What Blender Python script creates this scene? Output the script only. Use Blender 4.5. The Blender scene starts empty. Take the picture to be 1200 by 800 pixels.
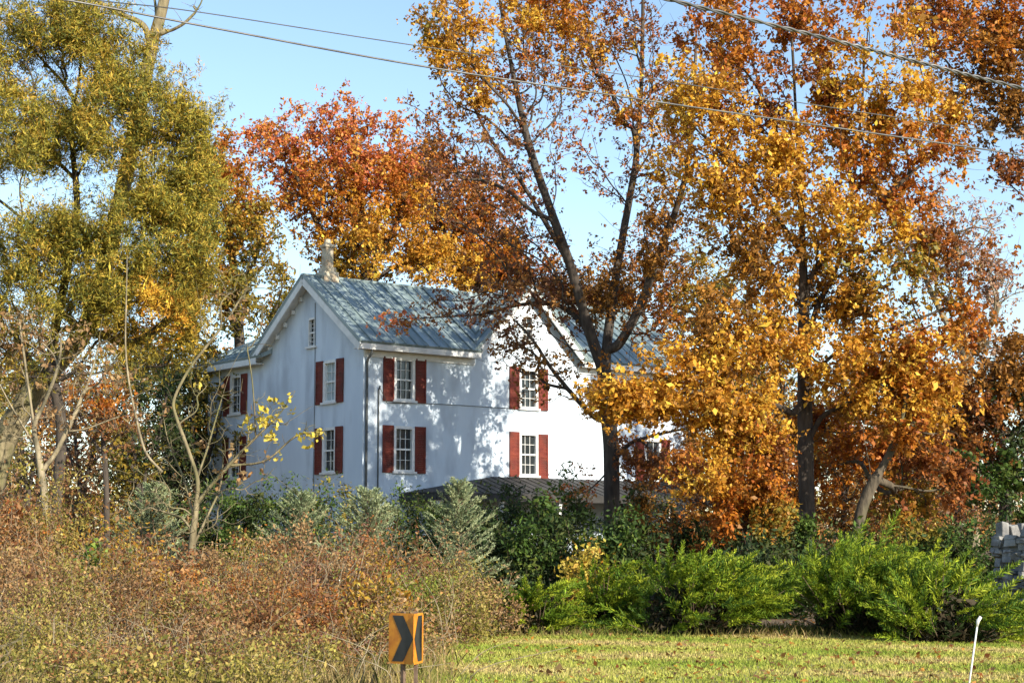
import bpy, math
import numpy as np
from mathutils import Vector
R = math.radians
rng = np.random.default_rng(7)
S = bpy.context.scene
COL = S.collection

# ------------------------------------------------------------------ camera, sky, sun, exposure
EYE = 1.6
F = 2000.0                                   # focal length in pixels of the 1200 wide photograph
PITCH = math.atan(240 / F)
cam = bpy.data.cameras.new('camera')
cam.sensor_width = 36.0
cam.lens = F / 1200 * 36
cam.clip_start = 0.1
cam.clip_end = 3000
co = bpy.data.objects.new('camera', cam)
COL.objects.link(co)
co.location = (0, 0, EYE)
co.rotation_euler = (R(90) + PITCH, 0, 0)
S.camera = co

SUN_AZ = math.atan2(0.655, -0.755)             # clockwise from +Y: behind the camera, to the right
SUN_EL = R(25)
W = bpy.data.worlds.new('World')
S.world = W
W.use_nodes = True
nt = W.node_tree
sky = nt.nodes.new('ShaderNodeTexSky')
sky.sky_type = 'NISHITA'
sky.sun_disc = False
sky.sun_elevation = SUN_EL
sky.sun_rotation = SUN_AZ
sky.air_density = 1.0
sky.dust_density = 0.2
sky.ozone_density = 1.5
nt.nodes['Background'].inputs['Strength'].default_value = 0.135
nt.links.new(sky.outputs[0], nt.nodes['Background'].inputs[0])

sl = bpy.data.lights.new('sun', 'SUN')
sl.energy = 5.0
sl.angle = R(0.53)
sl.color = (1.0, 0.92, 0.77)
so = bpy.data.objects.new('sun', sl)
COL.objects.link(so)
to_sun = Vector((math.sin(SUN_AZ) * math.cos(SUN_EL), math.cos(SUN_AZ) * math.cos(SUN_EL), math.sin(SUN_EL)))
so.rotation_euler = to_sun.to_track_quat('Z', 'Y').to_euler()
so.location = (30, -30, 40)

S.view_settings.view_transform = 'Standard'
S.view_settings.look = 'None'
S.view_settings.gamma = 1
S.view_settings.exposure = 0.8
S.render.engine = 'CYCLES'
S.cycles.use_denoising = True
S.cycles.use_adaptive_sampling = False
S.cycles.sample_clamp_indirect = 4
S.cycles.max_bounces = 6
S.cycles.diffuse_bounces = 3
S.cycles.glossy_bounces = 2
S.cycles.transmission_bounces = 4
S.cycles.transparent_max_bounces = 4
S.cycles.caustics_reflective = False
S.cycles.caustics_refractive = False

_c, _s = math.cos(PITCH), math.sin(PITCH)


def P(px, py, Y):
    """world point at distance Y seen at photograph pixel (px, py)"""
    u, v = (px - 600) / F, (400 - py) / F
    dy, dz = _c - v * _s, _s + v * _c
    k = Y / dy
    return np.array((u * k, Y, EYE + dz * k))


def sstep(a, b, x):
    t = np.clip((x - a) / (b - a), 0, 1)
    return t * t * (3 - 2 * t)


def gz(x, y):
    """height of the ground"""
    x = np.asarray(x, float); y = np.asarray(y, float)
    return (1.2 * sstep(34, 58, y) + 2.5 * sstep(75, 200, y)
            + 0.05 * np.sin(x * .31 + 1) * np.sin(y * .27) * sstep(12, 20, y))


# ------------------------------------------------------------------ materials
def new_mat(name):
    m = bpy.data.materials.new(name)
    m.use_nodes = True
    n = m.node_tree
    return m, n, n.nodes['Principled BSDF'], n.nodes['Material Output']


def mottled(name, c1, c2, scale=3.0, rough=0.8, bump=0.0, bscale=None, c3=None, s3=0.4, metallic=0.0, stretch=None, detail=6):
    m, n, b, o = new_mat(name)
    tc = n.nodes.new('ShaderNodeTexCoord')
    mp = n.nodes.new('ShaderNodeMapping')
    n.links.new(tc.outputs['Object'], mp.inputs[0])
    if stretch:
        mp.inputs['Scale'].default_value = stretch
    t = n.nodes.new('ShaderNodeTexNoise')
    t.inputs['Scale'].default_value = scale
    t.inputs['Detail'].default_value = detail
    n.links.new(mp.outputs[0], t.inputs['Vector'])
    r = n.nodes.new('ShaderNodeValToRGB')
    r.color_ramp.elements[0].position = .33
    r.color_ramp.elements[1].position = .67
    r.color_ramp.elements[0].color = (*c1, 1)
    r.color_ramp.elements[1].color = (*c2, 1)
    n.links.new(t.outputs['Fac'], r.inputs[0])
    out = r.outputs[0]
    if c3:
        t3 = n.nodes.new('ShaderNodeTexNoise')
        t3.inputs['Scale'].default_value = s3
        t3.inputs['Detail'].default_value = 5
        n.links.new(mp.outputs[0], t3.inputs['Vector'])
        r3 = n.nodes.new('ShaderNodeValToRGB')
        r3.color_ramp.elements[0].position = .48
        r3.color_ramp.elements[1].position = .66
        n.links.new(t3.outputs['Fac'], r3.inputs[0])
        mx = n.nodes.new('ShaderNodeMixRGB')
        n.links.new(r3.outputs[0], mx.inputs[0])
        n.links.new(out, mx.inputs[1])
        mx.inputs[2].default_value = (*c3, 1)
        out = mx.outputs[0]
    n.links.new(out, b.inputs['Base Color'])
    b.inputs['Roughness'].default_value = rough
    b.inputs['Metallic'].default_value = metallic
    if bump:
        tb = n.nodes.new('ShaderNodeTexNoise')
        tb.inputs['Scale'].default_value = bscale or scale * 4
        tb.inputs['Detail'].default_value = 5
        n.links.new(mp.outputs[0], tb.inputs['Vector'])
        bp = n.nodes.new('ShaderNodeBump')
        bp.inputs['Strength'].default_value = bump
        bp.inputs['Distance'].default_value = 0.04
        n.links.new(tb.outputs['Fac'], bp.inputs['Height'])
        n.links.new(bp.outputs[0], b.inputs['Normal'])
    return m


def leaf_mat(name, trans=0.35, rough=0.55, spec=0.3):
    """leaves coloured one by one through the 'col' attribute, letting some light through"""
    m, n, b, o = new_mat(name)
    a = n.nodes.new('ShaderNodeAttribute')
    a.attribute_name = 'col'
    n.links.new(a.outputs['Color'], b.inputs['Base Color'])
    b.inputs['Roughness'].default_value = rough
    b.inputs['Specular IOR Level'].default_value = spec
    t = n.nodes.new('ShaderNodeBsdfTranslucent')
    n.links.new(a.outputs['Color'], t.inputs['Color'])
    mx = n.nodes.new('ShaderNodeMixShader')
    mx.inputs[0].default_value = trans
    n.links.new(b.outputs[0], mx.inputs[1])
    n.links.new(t.outputs[0], mx.inputs[2])
    n.links.new(mx.outputs[0], o.inputs['Surface'])
    return m


M = {}
M['leaf'] = leaf_mat('autumn_leaf')
M['needle'] = leaf_mat('evergreen_needle', 0.18, 0.6, 0.2)
M['grass'] = leaf_mat('grass_blade', 0.3, 0.7, 0.15)
M['bark_dark'] = mottled('dark_bark', (.035, .026, .02), (.085, .066, .05), 9, .9, .8, 14, stretch=(1, 1, .25))
M['bark_grey'] = mottled('grey_bark', (.10, .08, .06), (.23, .19, .145), 8, .9, .7, 14, stretch=(1, 1, .3))
M['bark_mid'] = mottled('brown_bark', (.045, .035, .022), (.13, .10, .065), 8, .9, .9, 13, stretch=(1, 1, .3), c3=(.10, .09, .045), s3=2)
M['bark_tan'] = mottled('tan_bark', (.12, .095, .05), (.27, .22, .125), 7, .9, .9, 13, stretch=(1, 1, .35), c3=(.13, .125, .045), s3=2.2)
M['twig_pale'] = mottled('pale_twig', (.20, .14, .085), (.38, .29, .18), 9, .9)
M['bark_pale'] = mottled('pale_bark', (.17, .135, .08), (.36, .29, .18), 9, .85, .6, 16, stretch=(1, 1, .4), c3=(.10, .085, .05), s3=4)
M['twig'] = mottled('brown_twig', (.10, .065, .04), (.22, .15, .10), 9, .9)
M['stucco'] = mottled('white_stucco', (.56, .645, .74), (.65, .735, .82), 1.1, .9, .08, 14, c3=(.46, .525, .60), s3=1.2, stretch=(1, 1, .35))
M['trim'] = mottled('white_trim', (.62, .62, .60), (.76, .76, .74), 3, .6, .1, 30)
M['roof'] = mottled('verdigris_roof_metal', (.14, .19, .192), (.23, .285, .282), 1.6, .42, .12, 6, c3=(.33, .40, .41), s3=1.0,
                    stretch=(3.2, .22, .22))
M['porch_roof'] = mottled('weathered_porch_roof', (.018, .017, .016), (.045, .042, .04), 2.2, .75, .2, 9, stretch=(2, .5, 1))
M['shutter'] = mottled('red_shutter_paint', (.12, .015, .010), (.20, .034, .015), 4, .8, .1, 40, c3=(.085, .018, .012), s3=2)
M['dark_trim'] = mottled('dark_gutter_metal', (.04, .045, .045), (.08, .085, .085), 5, .5)
M['muntin'] = mottled('window_paint', (.68, .68, .66), (.80, .80, .78), 6, .55)
M['glass'] = mottled('window_glass', (.012, .015, .017), (.035, .042, .046), 1.2, .06)
M['curtain'] = mottled('pale_curtain', (.30, .38, .40), (.48, .55, .56), 9, .9, stretch=(8, 8, .4))
M['brick_cream'] = mottled('cream_chimney_render', (.42, .36, .25), (.60, .54, .42), 5, .9, .5, 16, c3=(.34, .25, .17), s3=3)
M['stone'] = mottled('pale_field_stone', (.15, .145, .14), (.34, .325, .30), 5, .95, 1.0, 9, c3=(.15, .145, .14), s3=3)
M['mortar'] = mottled('grey_mortar', (.16, .15, .14), (.24, .23, .21), 9, .95, .4)
M['wire'] = mottled('black_wire', (.03, .03, .03), (.07, .07, .068), 3, .45)
M['cable'] = mottled('grey_cable', (.07, .068, .065), (.15, .145, .14), 3, .35, metallic=.3)
M['sign_yellow'] = mottled('sign_amber', (.55, .185, .010), (.66, .26, .015), 9, .5, c3=(.42, .12, .01), s3=7)
M['sign_black'] = mottled('sign_black', (.012, .012, .014), (.03, .03, .032), 8, .45)
M['sign_metal'] = mottled('sign_metal', (.42, .36, .20), (.55, .48, .30), 7, .5)
M['post'] = mottled('rusty_post', (.09, .055, .035), (.17, .11, .075), 12, .8)
M['white_stake'] = mottled('white_stake_paint', (.66, .64, .58), (.80, .79, .75), 14, .6)


def ground_material():
    m, n, b, o = new_mat('ground_soil_and_litter')
    tc = n.nodes.new('ShaderNodeTexCoord')
    def noise(scale, detail=6):
        t = n.nodes.new('ShaderNodeTexNoise')
        t.inputs['Scale'].default_value = scale
        t.inputs['Detail'].default_value = detail
        n.links.new(tc.outputs['Object'], t.inputs['Vector'])
        return t.outputs['Fac']
    def ramp(f, stops):
        r = n.nodes.new('ShaderNodeValToRGB')
        e = r.color_ramp.elements
        e[0].position, e[0].color = stops[0][0], (*stops[0][1], 1)
        e[1].position, e[1].color = stops[-1][0], (*stops[-1][1], 1)
        for p, c in stops[1:-1]:
            k = e.new(p); k.color = (*c, 1)
        n.links.new(f, r.inputs[0])
        return r.outputs[0]
    grass = ramp(noise(.9), [(.3, (.16, .17, .04)), (.5, (.27, .25, .08)), (.7, (.40, .32, .14))])
    litter = ramp(noise(6), [(.3, (.05, .032, .018)), (.5, (.13, .085, .045)), (.7, (.22, .15, .09))])
    sp = n.nodes.new('ShaderNodeSeparateXYZ')
    n.links.new(tc.outputs['Object'], sp.inputs[0])
    mr = n.nodes.new('ShaderNodeMapRange')
    mr.inputs['From Min'].default_value = 31.5
    mr.inputs['From Max'].default_value = 34.5
    ad = n.nodes.new('ShaderNodeMath'); ad.operation = 'MULTIPLY_ADD'
    n.links.new(noise(.5), ad.inputs[0]); ad.inputs[1].default_value = 3.0
    n.links.new(sp.outputs['Y'], ad.inputs[2])
    n.links.new(ad.outputs[0], mr.inputs['Value'])
    mx = n.nodes.new('ShaderNodeMixRGB')
    n.links.new(mr.outputs[0], mx.inputs[0])
    n.links.new(grass, mx.inputs[1]); n.links.new(litter, mx.inputs[2])
    n.links.new(mx.outputs[0], b.inputs['Base Color'])
    b.inputs['Roughness'].default_value = .95
    bp = n.nodes.new('ShaderNodeBump'); bp.inputs['Strength'].default_value = .6
    bp.inputs['Distance'].default_value = .05
    n.links.new(noise(14), bp.inputs['Height']); n.links.new(bp.outputs[0], b.inputs['Normal'])
    return m


M['ground'] = ground_material()


# ------------------------------------------------------------------ object helpers
def tag(o, label=None, cat=None, group=None, kind=None):
    if label: o['label'] = label
    if cat: o['category'] = cat
    if group: o['group'] = group
    if kind: o['kind'] = kind
    return o


def empty(name, loc, label, cat, group=None, rz=0):
    o = bpy.data.objects.new(name, None)
    COL.objects.link(o)
    o.location = Vector([float(c) for c in loc])
    o.rotation_euler.z = rz
    o.empty_display_size = .3
    return tag(o, label, cat, group)


def mesh_np(name, V, faces, mat, parent=None, cols=None, smooth=False, base=None):
    """faces: list of (k, array of shape (n, k)); V world or, with base, shifted by it"""
    V = np.asarray(V, np.float32)
    if base is not None:
        V = V - np.asarray(base, np.float32)
    me = bpy.data.meshes.new(name)
    me.vertices.add(len(V))
    me.vertices.foreach_set('co', V.ravel())
    idx = np.concatenate([np.asarray(f, np.int32).ravel() for f in faces])
    tot = np.concatenate([np.full(len(f), np.asarray(f).shape[1], np.int32) for f in faces])
    st = np.concatenate([[0], np.cumsum(tot)[:-1]]).astype(np.int32)
    me.loops.add(len(idx))
    me.loops.foreach_set('vertex_index', idx)
    me.polygons.add(len(tot))
    me.polygons.foreach_set('loop_start', st)
    me.polygons.foreach_set('loop_total', tot)
    if smooth:
        me.polygons.foreach_set('use_smooth', np.ones(len(tot), bool))
    me.update(calc_edges=True)
    if cols is not None:
        at = me.color_attributes.new('col', 'FLOAT_COLOR', 'POINT')
        c4 = np.ones((len(V), 4), np.float32); c4[:, :3] = cols
        at.data.foreach_set('color', c4.ravel())
    me.materials.append(mat)
    o = bpy.data.objects.new(name, me)
    COL.objects.link(o)
    if parent: o.parent = parent
    return o


class MB:
    """collects boxes, prisms, tubes and sheets and links them as ONE mesh"""
    def __init__(s): s.v = []; s.f = []
    def add(s, vs, fs):
        k = len(s.v)
        s.v += [tuple(float(c) for c in v) for v in vs]
        s.f += [tuple(k + i for i in f) for f in fs]
        return s
    def box(s, x0, x1, y0, y1, z0, z1):
        vs = [(x, y, z) for z in (z0, z1) for y in (y0, y1) for x in (x0, x1)]
        return s.add(vs, [(0, 2, 3, 1), (4, 5, 7, 6), (0, 1, 5, 4), (2, 6, 7, 3), (0, 4, 6, 2), (1, 3, 7, 5)])
    def slab(s, quad, up):
        """a quad (4 points) given a thickness vector"""
        up = np.asarray(up, float)
        a = [np.asarray(q, float) for q in quad]
        n = len(a)
        vs = a + [q + up for q in a]
        fs = [tuple(range(n))[::-1], tuple(range(n, 2 * n))] + [(i, (i + 1) % n, n + (i + 1) % n, n + i) for i in range(n)]
        return s.add(vs, fs)
    def bar(s, a, b, w, h, up=(0, 0, 1)):
        a = np.asarray(a, float); b = np.asarray(b, float)
        d = (b - a) / np.linalg.norm(b - a)
        x = np.cross(d, up); x /= np.linalg.norm(x)
        y = np.cross(x, d)
        vs = [p + x * sx * w / 2 + y * sy * h / 2 for p in (a, b) for sx, sy in ((-1, -1), (1, -1), (1, 1), (-1, 1))]
        return s.add(vs, [(3, 2, 1, 0), (4, 5, 6, 7), (0, 1, 5, 4), (1, 2, 6, 5), (2, 3, 7, 6), (3, 0, 4, 7)])
    def tube(s, pts, rad, k=8):
        V, Fq, caps = tube_np(np.asarray(pts, float), np.broadcast_to(np.asarray(rad, float), (len(pts),)), k)
        s.add(V, [tuple(f) for f in Fq] + [tuple(range(k))[::-1], tuple(range(len(V) - k, len(V)))])
        return s
    def lathe(s, x, y, prof, k=12):
        vs = [(x + r * math.cos(2 * math.pi * i / k), y + r * math.sin(2 * math.pi * i / k), z) for r, z in prof for i in range(k)]
        fs = [(j * k + i, j * k + (i + 1) % k, (j + 1) * k + (i + 1) % k, (j + 1) * k + i) for j in range(len(prof) - 1) for i in range(k)]
        return s.add(vs, fs + [tuple(range(k))[::-1], tuple(range(len(vs) - k, len(vs)))])
    def build(s, name, mat, parent=None, bevel=0, smooth=False):
        me = bpy.data.meshes.new(name)
        me.from_pydata(s.v, [], s.f)
        me.materials.append(mat)
        if smooth:
            for p in me.polygons: p.use_smooth = True
        me.update()
        o = bpy.data.objects.new(name, me)
        COL.objects.link(o)
        if parent: o.parent = parent
        if bevel:
            b = o.modifiers.new('bevel', 'BEVEL'); b.width = bevel; b.segments = 1; b.limit_method = 'ANGLE'
        return o


def tube_np(p, r, k):
    n = len(p)
    d = np.gradient(p, axis=0)
    d /= np.linalg.norm(d, axis=1)[:, None] + 1e-9
    tot = p[-1] - p[0]
    ref = np.eye(3)[np.argmin(np.abs(tot))]
    x = np.cross(d, ref); x /= np.linalg.norm(x, axis=1)[:, None] + 1e-9
    y = np.cross(d, x)
    a = np.arange(k) * 2 * math.pi / k
    V = (p[:, None] + r[:, None, None] * (np.cos(a)[None, :, None] * x[:, None] + np.sin(a)[None, :, None] * y[:, None])).reshape(-1, 3)
    i = np.arange(n - 1)[:, None] * k; j = np.arange(k)[None]; j2 = (j + 1) % k
    Fq = np.stack([i + j, i + j2, i + k + j2, i + k + j], -1).reshape(-1, 4)
    return V, Fq, None


def smooth_line(pts, per=6):
    """Catmull-Rom through the points"""
    p = np.asarray(pts, float)
    p = np.vstack([2 * p[0] - p[1], p, 2 * p[-1] - p[-2]])
    out = []
    for i in range(1, len(p) - 2):
        t = np.linspace(0, 1, per, endpoint=False)[:, None]
        a, b, c, d = p[i - 1], p[i], p[i + 1], p[i + 2]
        out.append(.5 * (2 * b + (c - a) * t + (2 * a - 5 * b + 4 * c - d) * t ** 2 + (3 * b - a - 3 * c + d) * t ** 3))
    out.append(p[-2][None])
    return np.vstack(out)


# ------------------------------------------------------------------ plants
PAL = {
    'gold': [(.66, .35, .035), (.74, .46, .06), (.52, .23, .025), (.40, .19, .028)],
    'goldgreen': [(.36, .23, .03), (.46, .28, .035), (.20, .17, .028), (.36, .16, .02)],
    'orange': [(.46, .145, .018), (.54, .21, .022), (.34, .095, .016), (.30, .13, .02)],
    'red': [(.56, .17, .05), (.62, .24, .05), (.50, .13, .06), (.60, .31, .05)],
    'rust': [(.32, .105, .022), (.22, .07, .022), (.42, .16, .03), (.20, .09, .03)],
    'purple': [(.24, .10, .045), (.32, .15, .055), (.19, .08, .05), (.40, .20, .06)],
    'bronze': [(.26, .115, .022), (.36, .16, .028), (.18, .09, .02), (.44, .20, .03)],
    'olive': [(.20, .16, .022), (.28, .21, .03), (.13, .12, .02), (.33, .22, .03)],
    'cedar': [(.32, .26, .035), (.40, .31, .045), (.22, .20, .035), (.44, .28, .045), (.12, .135, .03)],
    'green': [(.055, .10, .018), (.08, .13, .022), (.04, .075, .015), (.11, .14, .025)],
    'dark': [(.03, .055, .015), (.045, .07, .018), (.025, .04, .014), (.06, .07, .02)],
    'lime': [(.17, .27, .03), (.22, .31, .04), (.12, .21, .025)],
    'tan': [(.32, .19, .085), (.40, .26, .12), (.22, .125, .055), (.34, .19, .08)],
    'bramble': [(.25, .10, .04), (.33, .16, .06), (.16, .075, .033), (.40, .21, .08), (.24, .17, .05)],
    'brambleolive': [(.26, .22, .045), (.36, .30, .07), (.18, .17, .035), (.42, .31, .09)],
    'pink': [(.40, .21, .13), (.46, .27, .17), (.34, .16, .09), (.48, .31, .19)],
    'spruce': [(.24, .29, .155), (.31, .35, .19), (.17, .22, .11), (.36, .38, .20)],
    'juniper': [(.115, .18, .012), (.19, .25, .015), (.06, .115, .012), (.29, .33, .022)],
    'yellow': [(.62, .48, .06), (.70, .54, .10), (.5, .4, .06)],
    'verdant': [(.16, .22, .03), (.24, .28, .04), (.11, .16, .025), (.30, .30, .05)],
}
PALN = list(PAL)


def leaf_quads(c, a, b):
    """diamond leaves: centre, half length axis, half width axis, folded a little along the midrib"""
    n = np.cross(a, b); n /= np.linalg.norm(n, axis=1)[:, None] + 1e-9
    f = np.linalg.norm(b, axis=1)[:, None] * n * .35
    V = np.stack([c - a, c + b * 1.0 - a * .1 + f, c + a, c - b * 1.0 - a * .1 + f], 1).reshape(-1, 3)
    return V


def unit(v): return v / (np.linalg.norm(v, axis=-1, keepdims=True) + 1e-9)


def make_leaves(pos, size, aspect, g, droop=.35, up=.5):
    n = len(pos)
    ax = unit(g.normal(size=(n, 3)) + np.array((0, 0, -droop)))
    nr = unit(g.normal(size=(n, 3)) + np.array((0, -.2, up)))
    w = unit(np.cross(ax, nr))
    s = size * g.lognormal(0, .25, n)[:, None]
    return leaf_quads(pos, ax * s * .5, w * s * .5 * aspect)


def leaf_cols(pal, nodes, g, jit=.18, mix=.35):
    """each node (a spray of leaves) leans to one colour of its palette, each leaf strays from it"""
    n = len(pal)
    out = np.zeros((n, 3))
    nn = nodes.max() + 1 if n else 0
    pick = g.random(nn)
    for k, name in enumerate(PALN):
        m = pal == k
        if not m.any(): continue
        T = np.array(PAL[name])
        base = (pick[nodes[m]] * len(T)).astype(int)
        alt = g.integers(0, len(T), m.sum())
        sel = np.where(g.random(m.sum()) < mix, alt, base)
        out[m] = T[sel]
    out *= g.lognormal(0, jit, n)[:, None]
    return np.clip(out, 0, .85)


def grow(skel, par0, allow, pts, bal):
    n0, N = len(skel), len(pts)
    X = np.vstack([skel, pts]); par = np.full(n0 + N, -1)
    par[:n0] = par0
    pl = np.zeros(n0 + N)
    for i in range(n0):
        if par0[i] >= 0: pl[i] = pl[par0[i]] + np.linalg.norm(skel[i] - skel[par0[i]])
    D = np.linalg.norm(pts[:, None] - skel[None], axis=2) + bal * pl[None, :n0] + np.where(allow, 0, 1e6)[None]
    bp = D.argmin(1); best = D[np.arange(N), bp]
    order = list(range(n0))
    for _ in range(N):
        i = int(best.argmin())
        par[n0 + i] = bp[i]
        q = bp[i]
        pl[n0 + i] = pl[q] + np.linalg.norm(X[n0 + i] - X[q])
        order.append(n0 + i)
        best[i] = np.inf
        d = np.linalg.norm(pts - pts[i], axis=1) + bal * pl[n0 + i]
        m = (d < best) & np.isfinite(best)
        best[m] = d[m]; bp[m] = n0 + i
    return X, par, order


def branches(X, par, order, n0, rbase, rtip, floor=None, flare=1.25, ksides=(9, 6, 4, 3)):
    n = len(X)
    kids = [[] for _ in range(n)]
    for i in order:
        if par[i] >= 0: kids[par[i]].append(i)
    tips = np.zeros(n)
    for i in reversed(order):
        tips[i] = max(1, sum(tips[c] for c in kids[i]))
    roots = [i for i in order if par[i] < 0]
    # relax the grown nodes so the limbs bend softly
    main = {i: max(kids[i], key=lambda c: tips[c]) for i in order if kids[i]}
    for _ in range(2):
        Y = X.copy()
        for i in order:
            if i >= n0 and i in main:
                Y[i] = .55 * X[i] + .225 * (X[par[i]] + X[main[i]])
        X = Y
    tm = max(tips[r] for r in roots)
    p = math.log(rbase / rtip) / max(math.log(tm), .5)
    rad = rtip * tips ** p
    if floor is not None: rad[:n0] = np.maximum(rad[:n0], floor)
    VV, FF, off = [], [], 0
    starts = list(roots)
    done = []
    while starts:
        s = starts.pop()
        ch = [s]
        while kids[ch[-1]]:
            m = main[ch[-1]]
            for c in kids[ch[-1]]:
                if c != m: starts.append(c)
            ch.append(m)
        pts = [X[i] for i in ch]; rr = [rad[i] for i in ch]
        if par[s] >= 0:
            pts.insert(0, X[par[s]]); rr.insert(0, min(rad[par[s]], rad[s] * 1.15))
        else:
            rr[0] *= flare
        if len(pts) < 2: continue
        rr[-1] *= .5
        per = 3 if rr[0] > .03 else 2
        p_ = smooth_line(pts, per)
        r_ = np.interp(np.linspace(0, len(pts) - 1, len(p_)), np.arange(len(pts)), rr)
        k = ksides[0] if r_[0] > .12 else ksides[1] if r_[0] > .05 else ksides[2] if r_[0] > .02 else ksides[3]
        v, f, _ = tube_np(p_, r_, k)
        VV.append(v); FF.append(f + off); off += len(v)
    return X, np.vstack(VV), np.vstack(FF), tips


def skeleton(polys, Y):
    """polys: lists of (px, py[, dY]); the first is the trunk; the others start at their nearest trunk or limb point"""
    pts, par, pid = [], [], []
    for j, pl in enumerate(polys):
        w = np.array([P(q[0], q[1], Y + (q[2] if len(q) > 2 else 0)) for q in pl])
        w = smooth_line(w, 3)
        if j == 0:
            prev = -1
        else:
            prev = int(np.linalg.norm(np.array(pts) - w[0], axis=1).argmin())
            w = w[1:]
        for q, t in zip(w, np.linspace(0, 1, len(w))):
            pts.append(q); par.append(prev); prev = len(pts) - 1; pid.append((j, t))
    return np.array(pts), np.array(par), pid


def sample_lobes(lobes, Y, N, g, gap=.3):
    """lobes: (px, py, dY, rx px, ry px, depth m, node weight, leaf weight, palette)"""
    w = np.array([l[6] for l in lobes], float); w /= w.sum()
    pts, lid = [], []
    ph = g.random((4, 3)) * 6.28; fr = g.normal(size=(4, 3)) * 1.3
    for j, l in enumerate(lobes):
        n = max(4, int(N * w[j]))
        c = P(l[0], l[1], Y + l[2])
        d = unit(g.normal(size=(n * 3, 3))) * (g.random(n * 3) ** .42)[:, None]
        ph2 = g.random(3) * 6.28
        bump = 1 + .22 * (np.sin(d @ np.array((4.1, 2.7, 3.3)) + ph2[0]) + np.sin(d @ np.array((-3.1, 4.9, 5.7)) + ph2[1]) * .8) + .10 * g.normal(size=len(d))
        q = c + d * bump[:, None] * np.array((l[3] * Y / F, l[5], l[4] * Y / F))
        v = sum(np.sin(q @ fr[k] + ph[k, 0]) for k in range(4)) / 2
        q = q[v > -1.2 + gap * 1.6][:n]
        pts.append(q); lid.append(np.full(len(q), j))
    return np.vstack(pts), np.concatenate(lid)


def tree(name, label, Y, polys, lobes, nodes, leaves, size, aspect=.62, rbase=.3, rtip=.012, bal=.25, bark='bark_dark', mat='leaf',
         spread=.32, seed=1, crown_from=None, group=None, droop=.35, up=.5, gap=.3, cat='tree', mix=.35, jit=.18, part='crown', stem='trunk', wild=1.0, floor=None, ros=6):
    g = np.random.default_rng(seed)
    sk, par0, pid = skeleton(polys, Y)
    fl = None if floor is None else np.array([floor[j][0] + (floor[j][1] - floor[j][0]) * t if j in floor else 0 for j, t in pid])
    sk[:, 2] = np.maximum(sk[:, 2], gz(sk[:, 0], sk[:, 1]) - .1)
    base = np.array((sk[0, 0], sk[0, 1], float(gz(sk[0, 0], sk[0, 1]))))
    sk[0, 2] = base[2] - .15
    pts, lid = sample_lobes(lobes, Y, nodes, g, gap)
    ok = pts[:, 2] > gz(pts[:, 0], pts[:, 1]) + .2
    pts, lid = pts[ok], lid[ok]
    zc = base[2] if crown_from is None else P(600, crown_from, Y)[2]
    n0 = len(sk)
    X, par, order = grow(sk, par0, sk[:, 2] >= zc, pts, bal)
    X, bv, bf, tips = branches(X, par, order, n0, rbase, rtip, fl)
    root = empty(name, base, label, cat, group)
    mesh_np(stem, bv, [bf], M[bark], root, smooth=True, base=base)
    if leaves:
        lw = np.array([l[7] for l in lobes])[lid] * g.lognormal(0, wild, len(pts)) / np.sqrt(tips[n0:])
        nc = leaves // ros                    # sprays of leaves radiating from the ends of the twigs
        nd = g.choice(len(pts), nc, p=lw / lw.sum())
        u = g.random(nc)[:, None] * .8
        pos = X[n0 + nd] * (1 - u) + X[par[n0 + nd]] * u
        pos = pos + g.normal(size=(nc, 3)) * spread * (.5 + g.random(nc)[:, None]) * (1 - .5 * u)
        way = unit(g.normal(size=(nc, 3)) + np.array((0, 0, -.3 * droop)))
        nd = np.repeat(nd, ros)
        m = len(nd)
        ax = unit(np.repeat(way, ros, 0) * .8 + g.normal(size=(m, 3)) * .75 + np.array((0, 0, -droop)))
        nr = unit(g.normal(size=(m, 3)) * .7 + np.array((0, -.2, up + .3)))
        w = unit(np.cross(ax, nr))
        sz = size * g.lognormal(0, .28, m)[:, None]
        c = np.repeat(pos, ros, 0) + ax * sz * .55 + g.normal(size=(m, 3)) * size * .35
        pi = np.array([PALN.index(l[8]) for l in lobes])[lid][nd]
        V = leaf_quads(c, ax * sz * .5, w * sz * .5 * aspect)
        C = np.repeat(leaf_cols(pi, nd, g, jit, mix), 4, 0)
        mesh_np(part, V, [np.arange(len(V)).reshape(-1, 4)], M[mat], root, cols=C, base=base)
    return root


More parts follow.
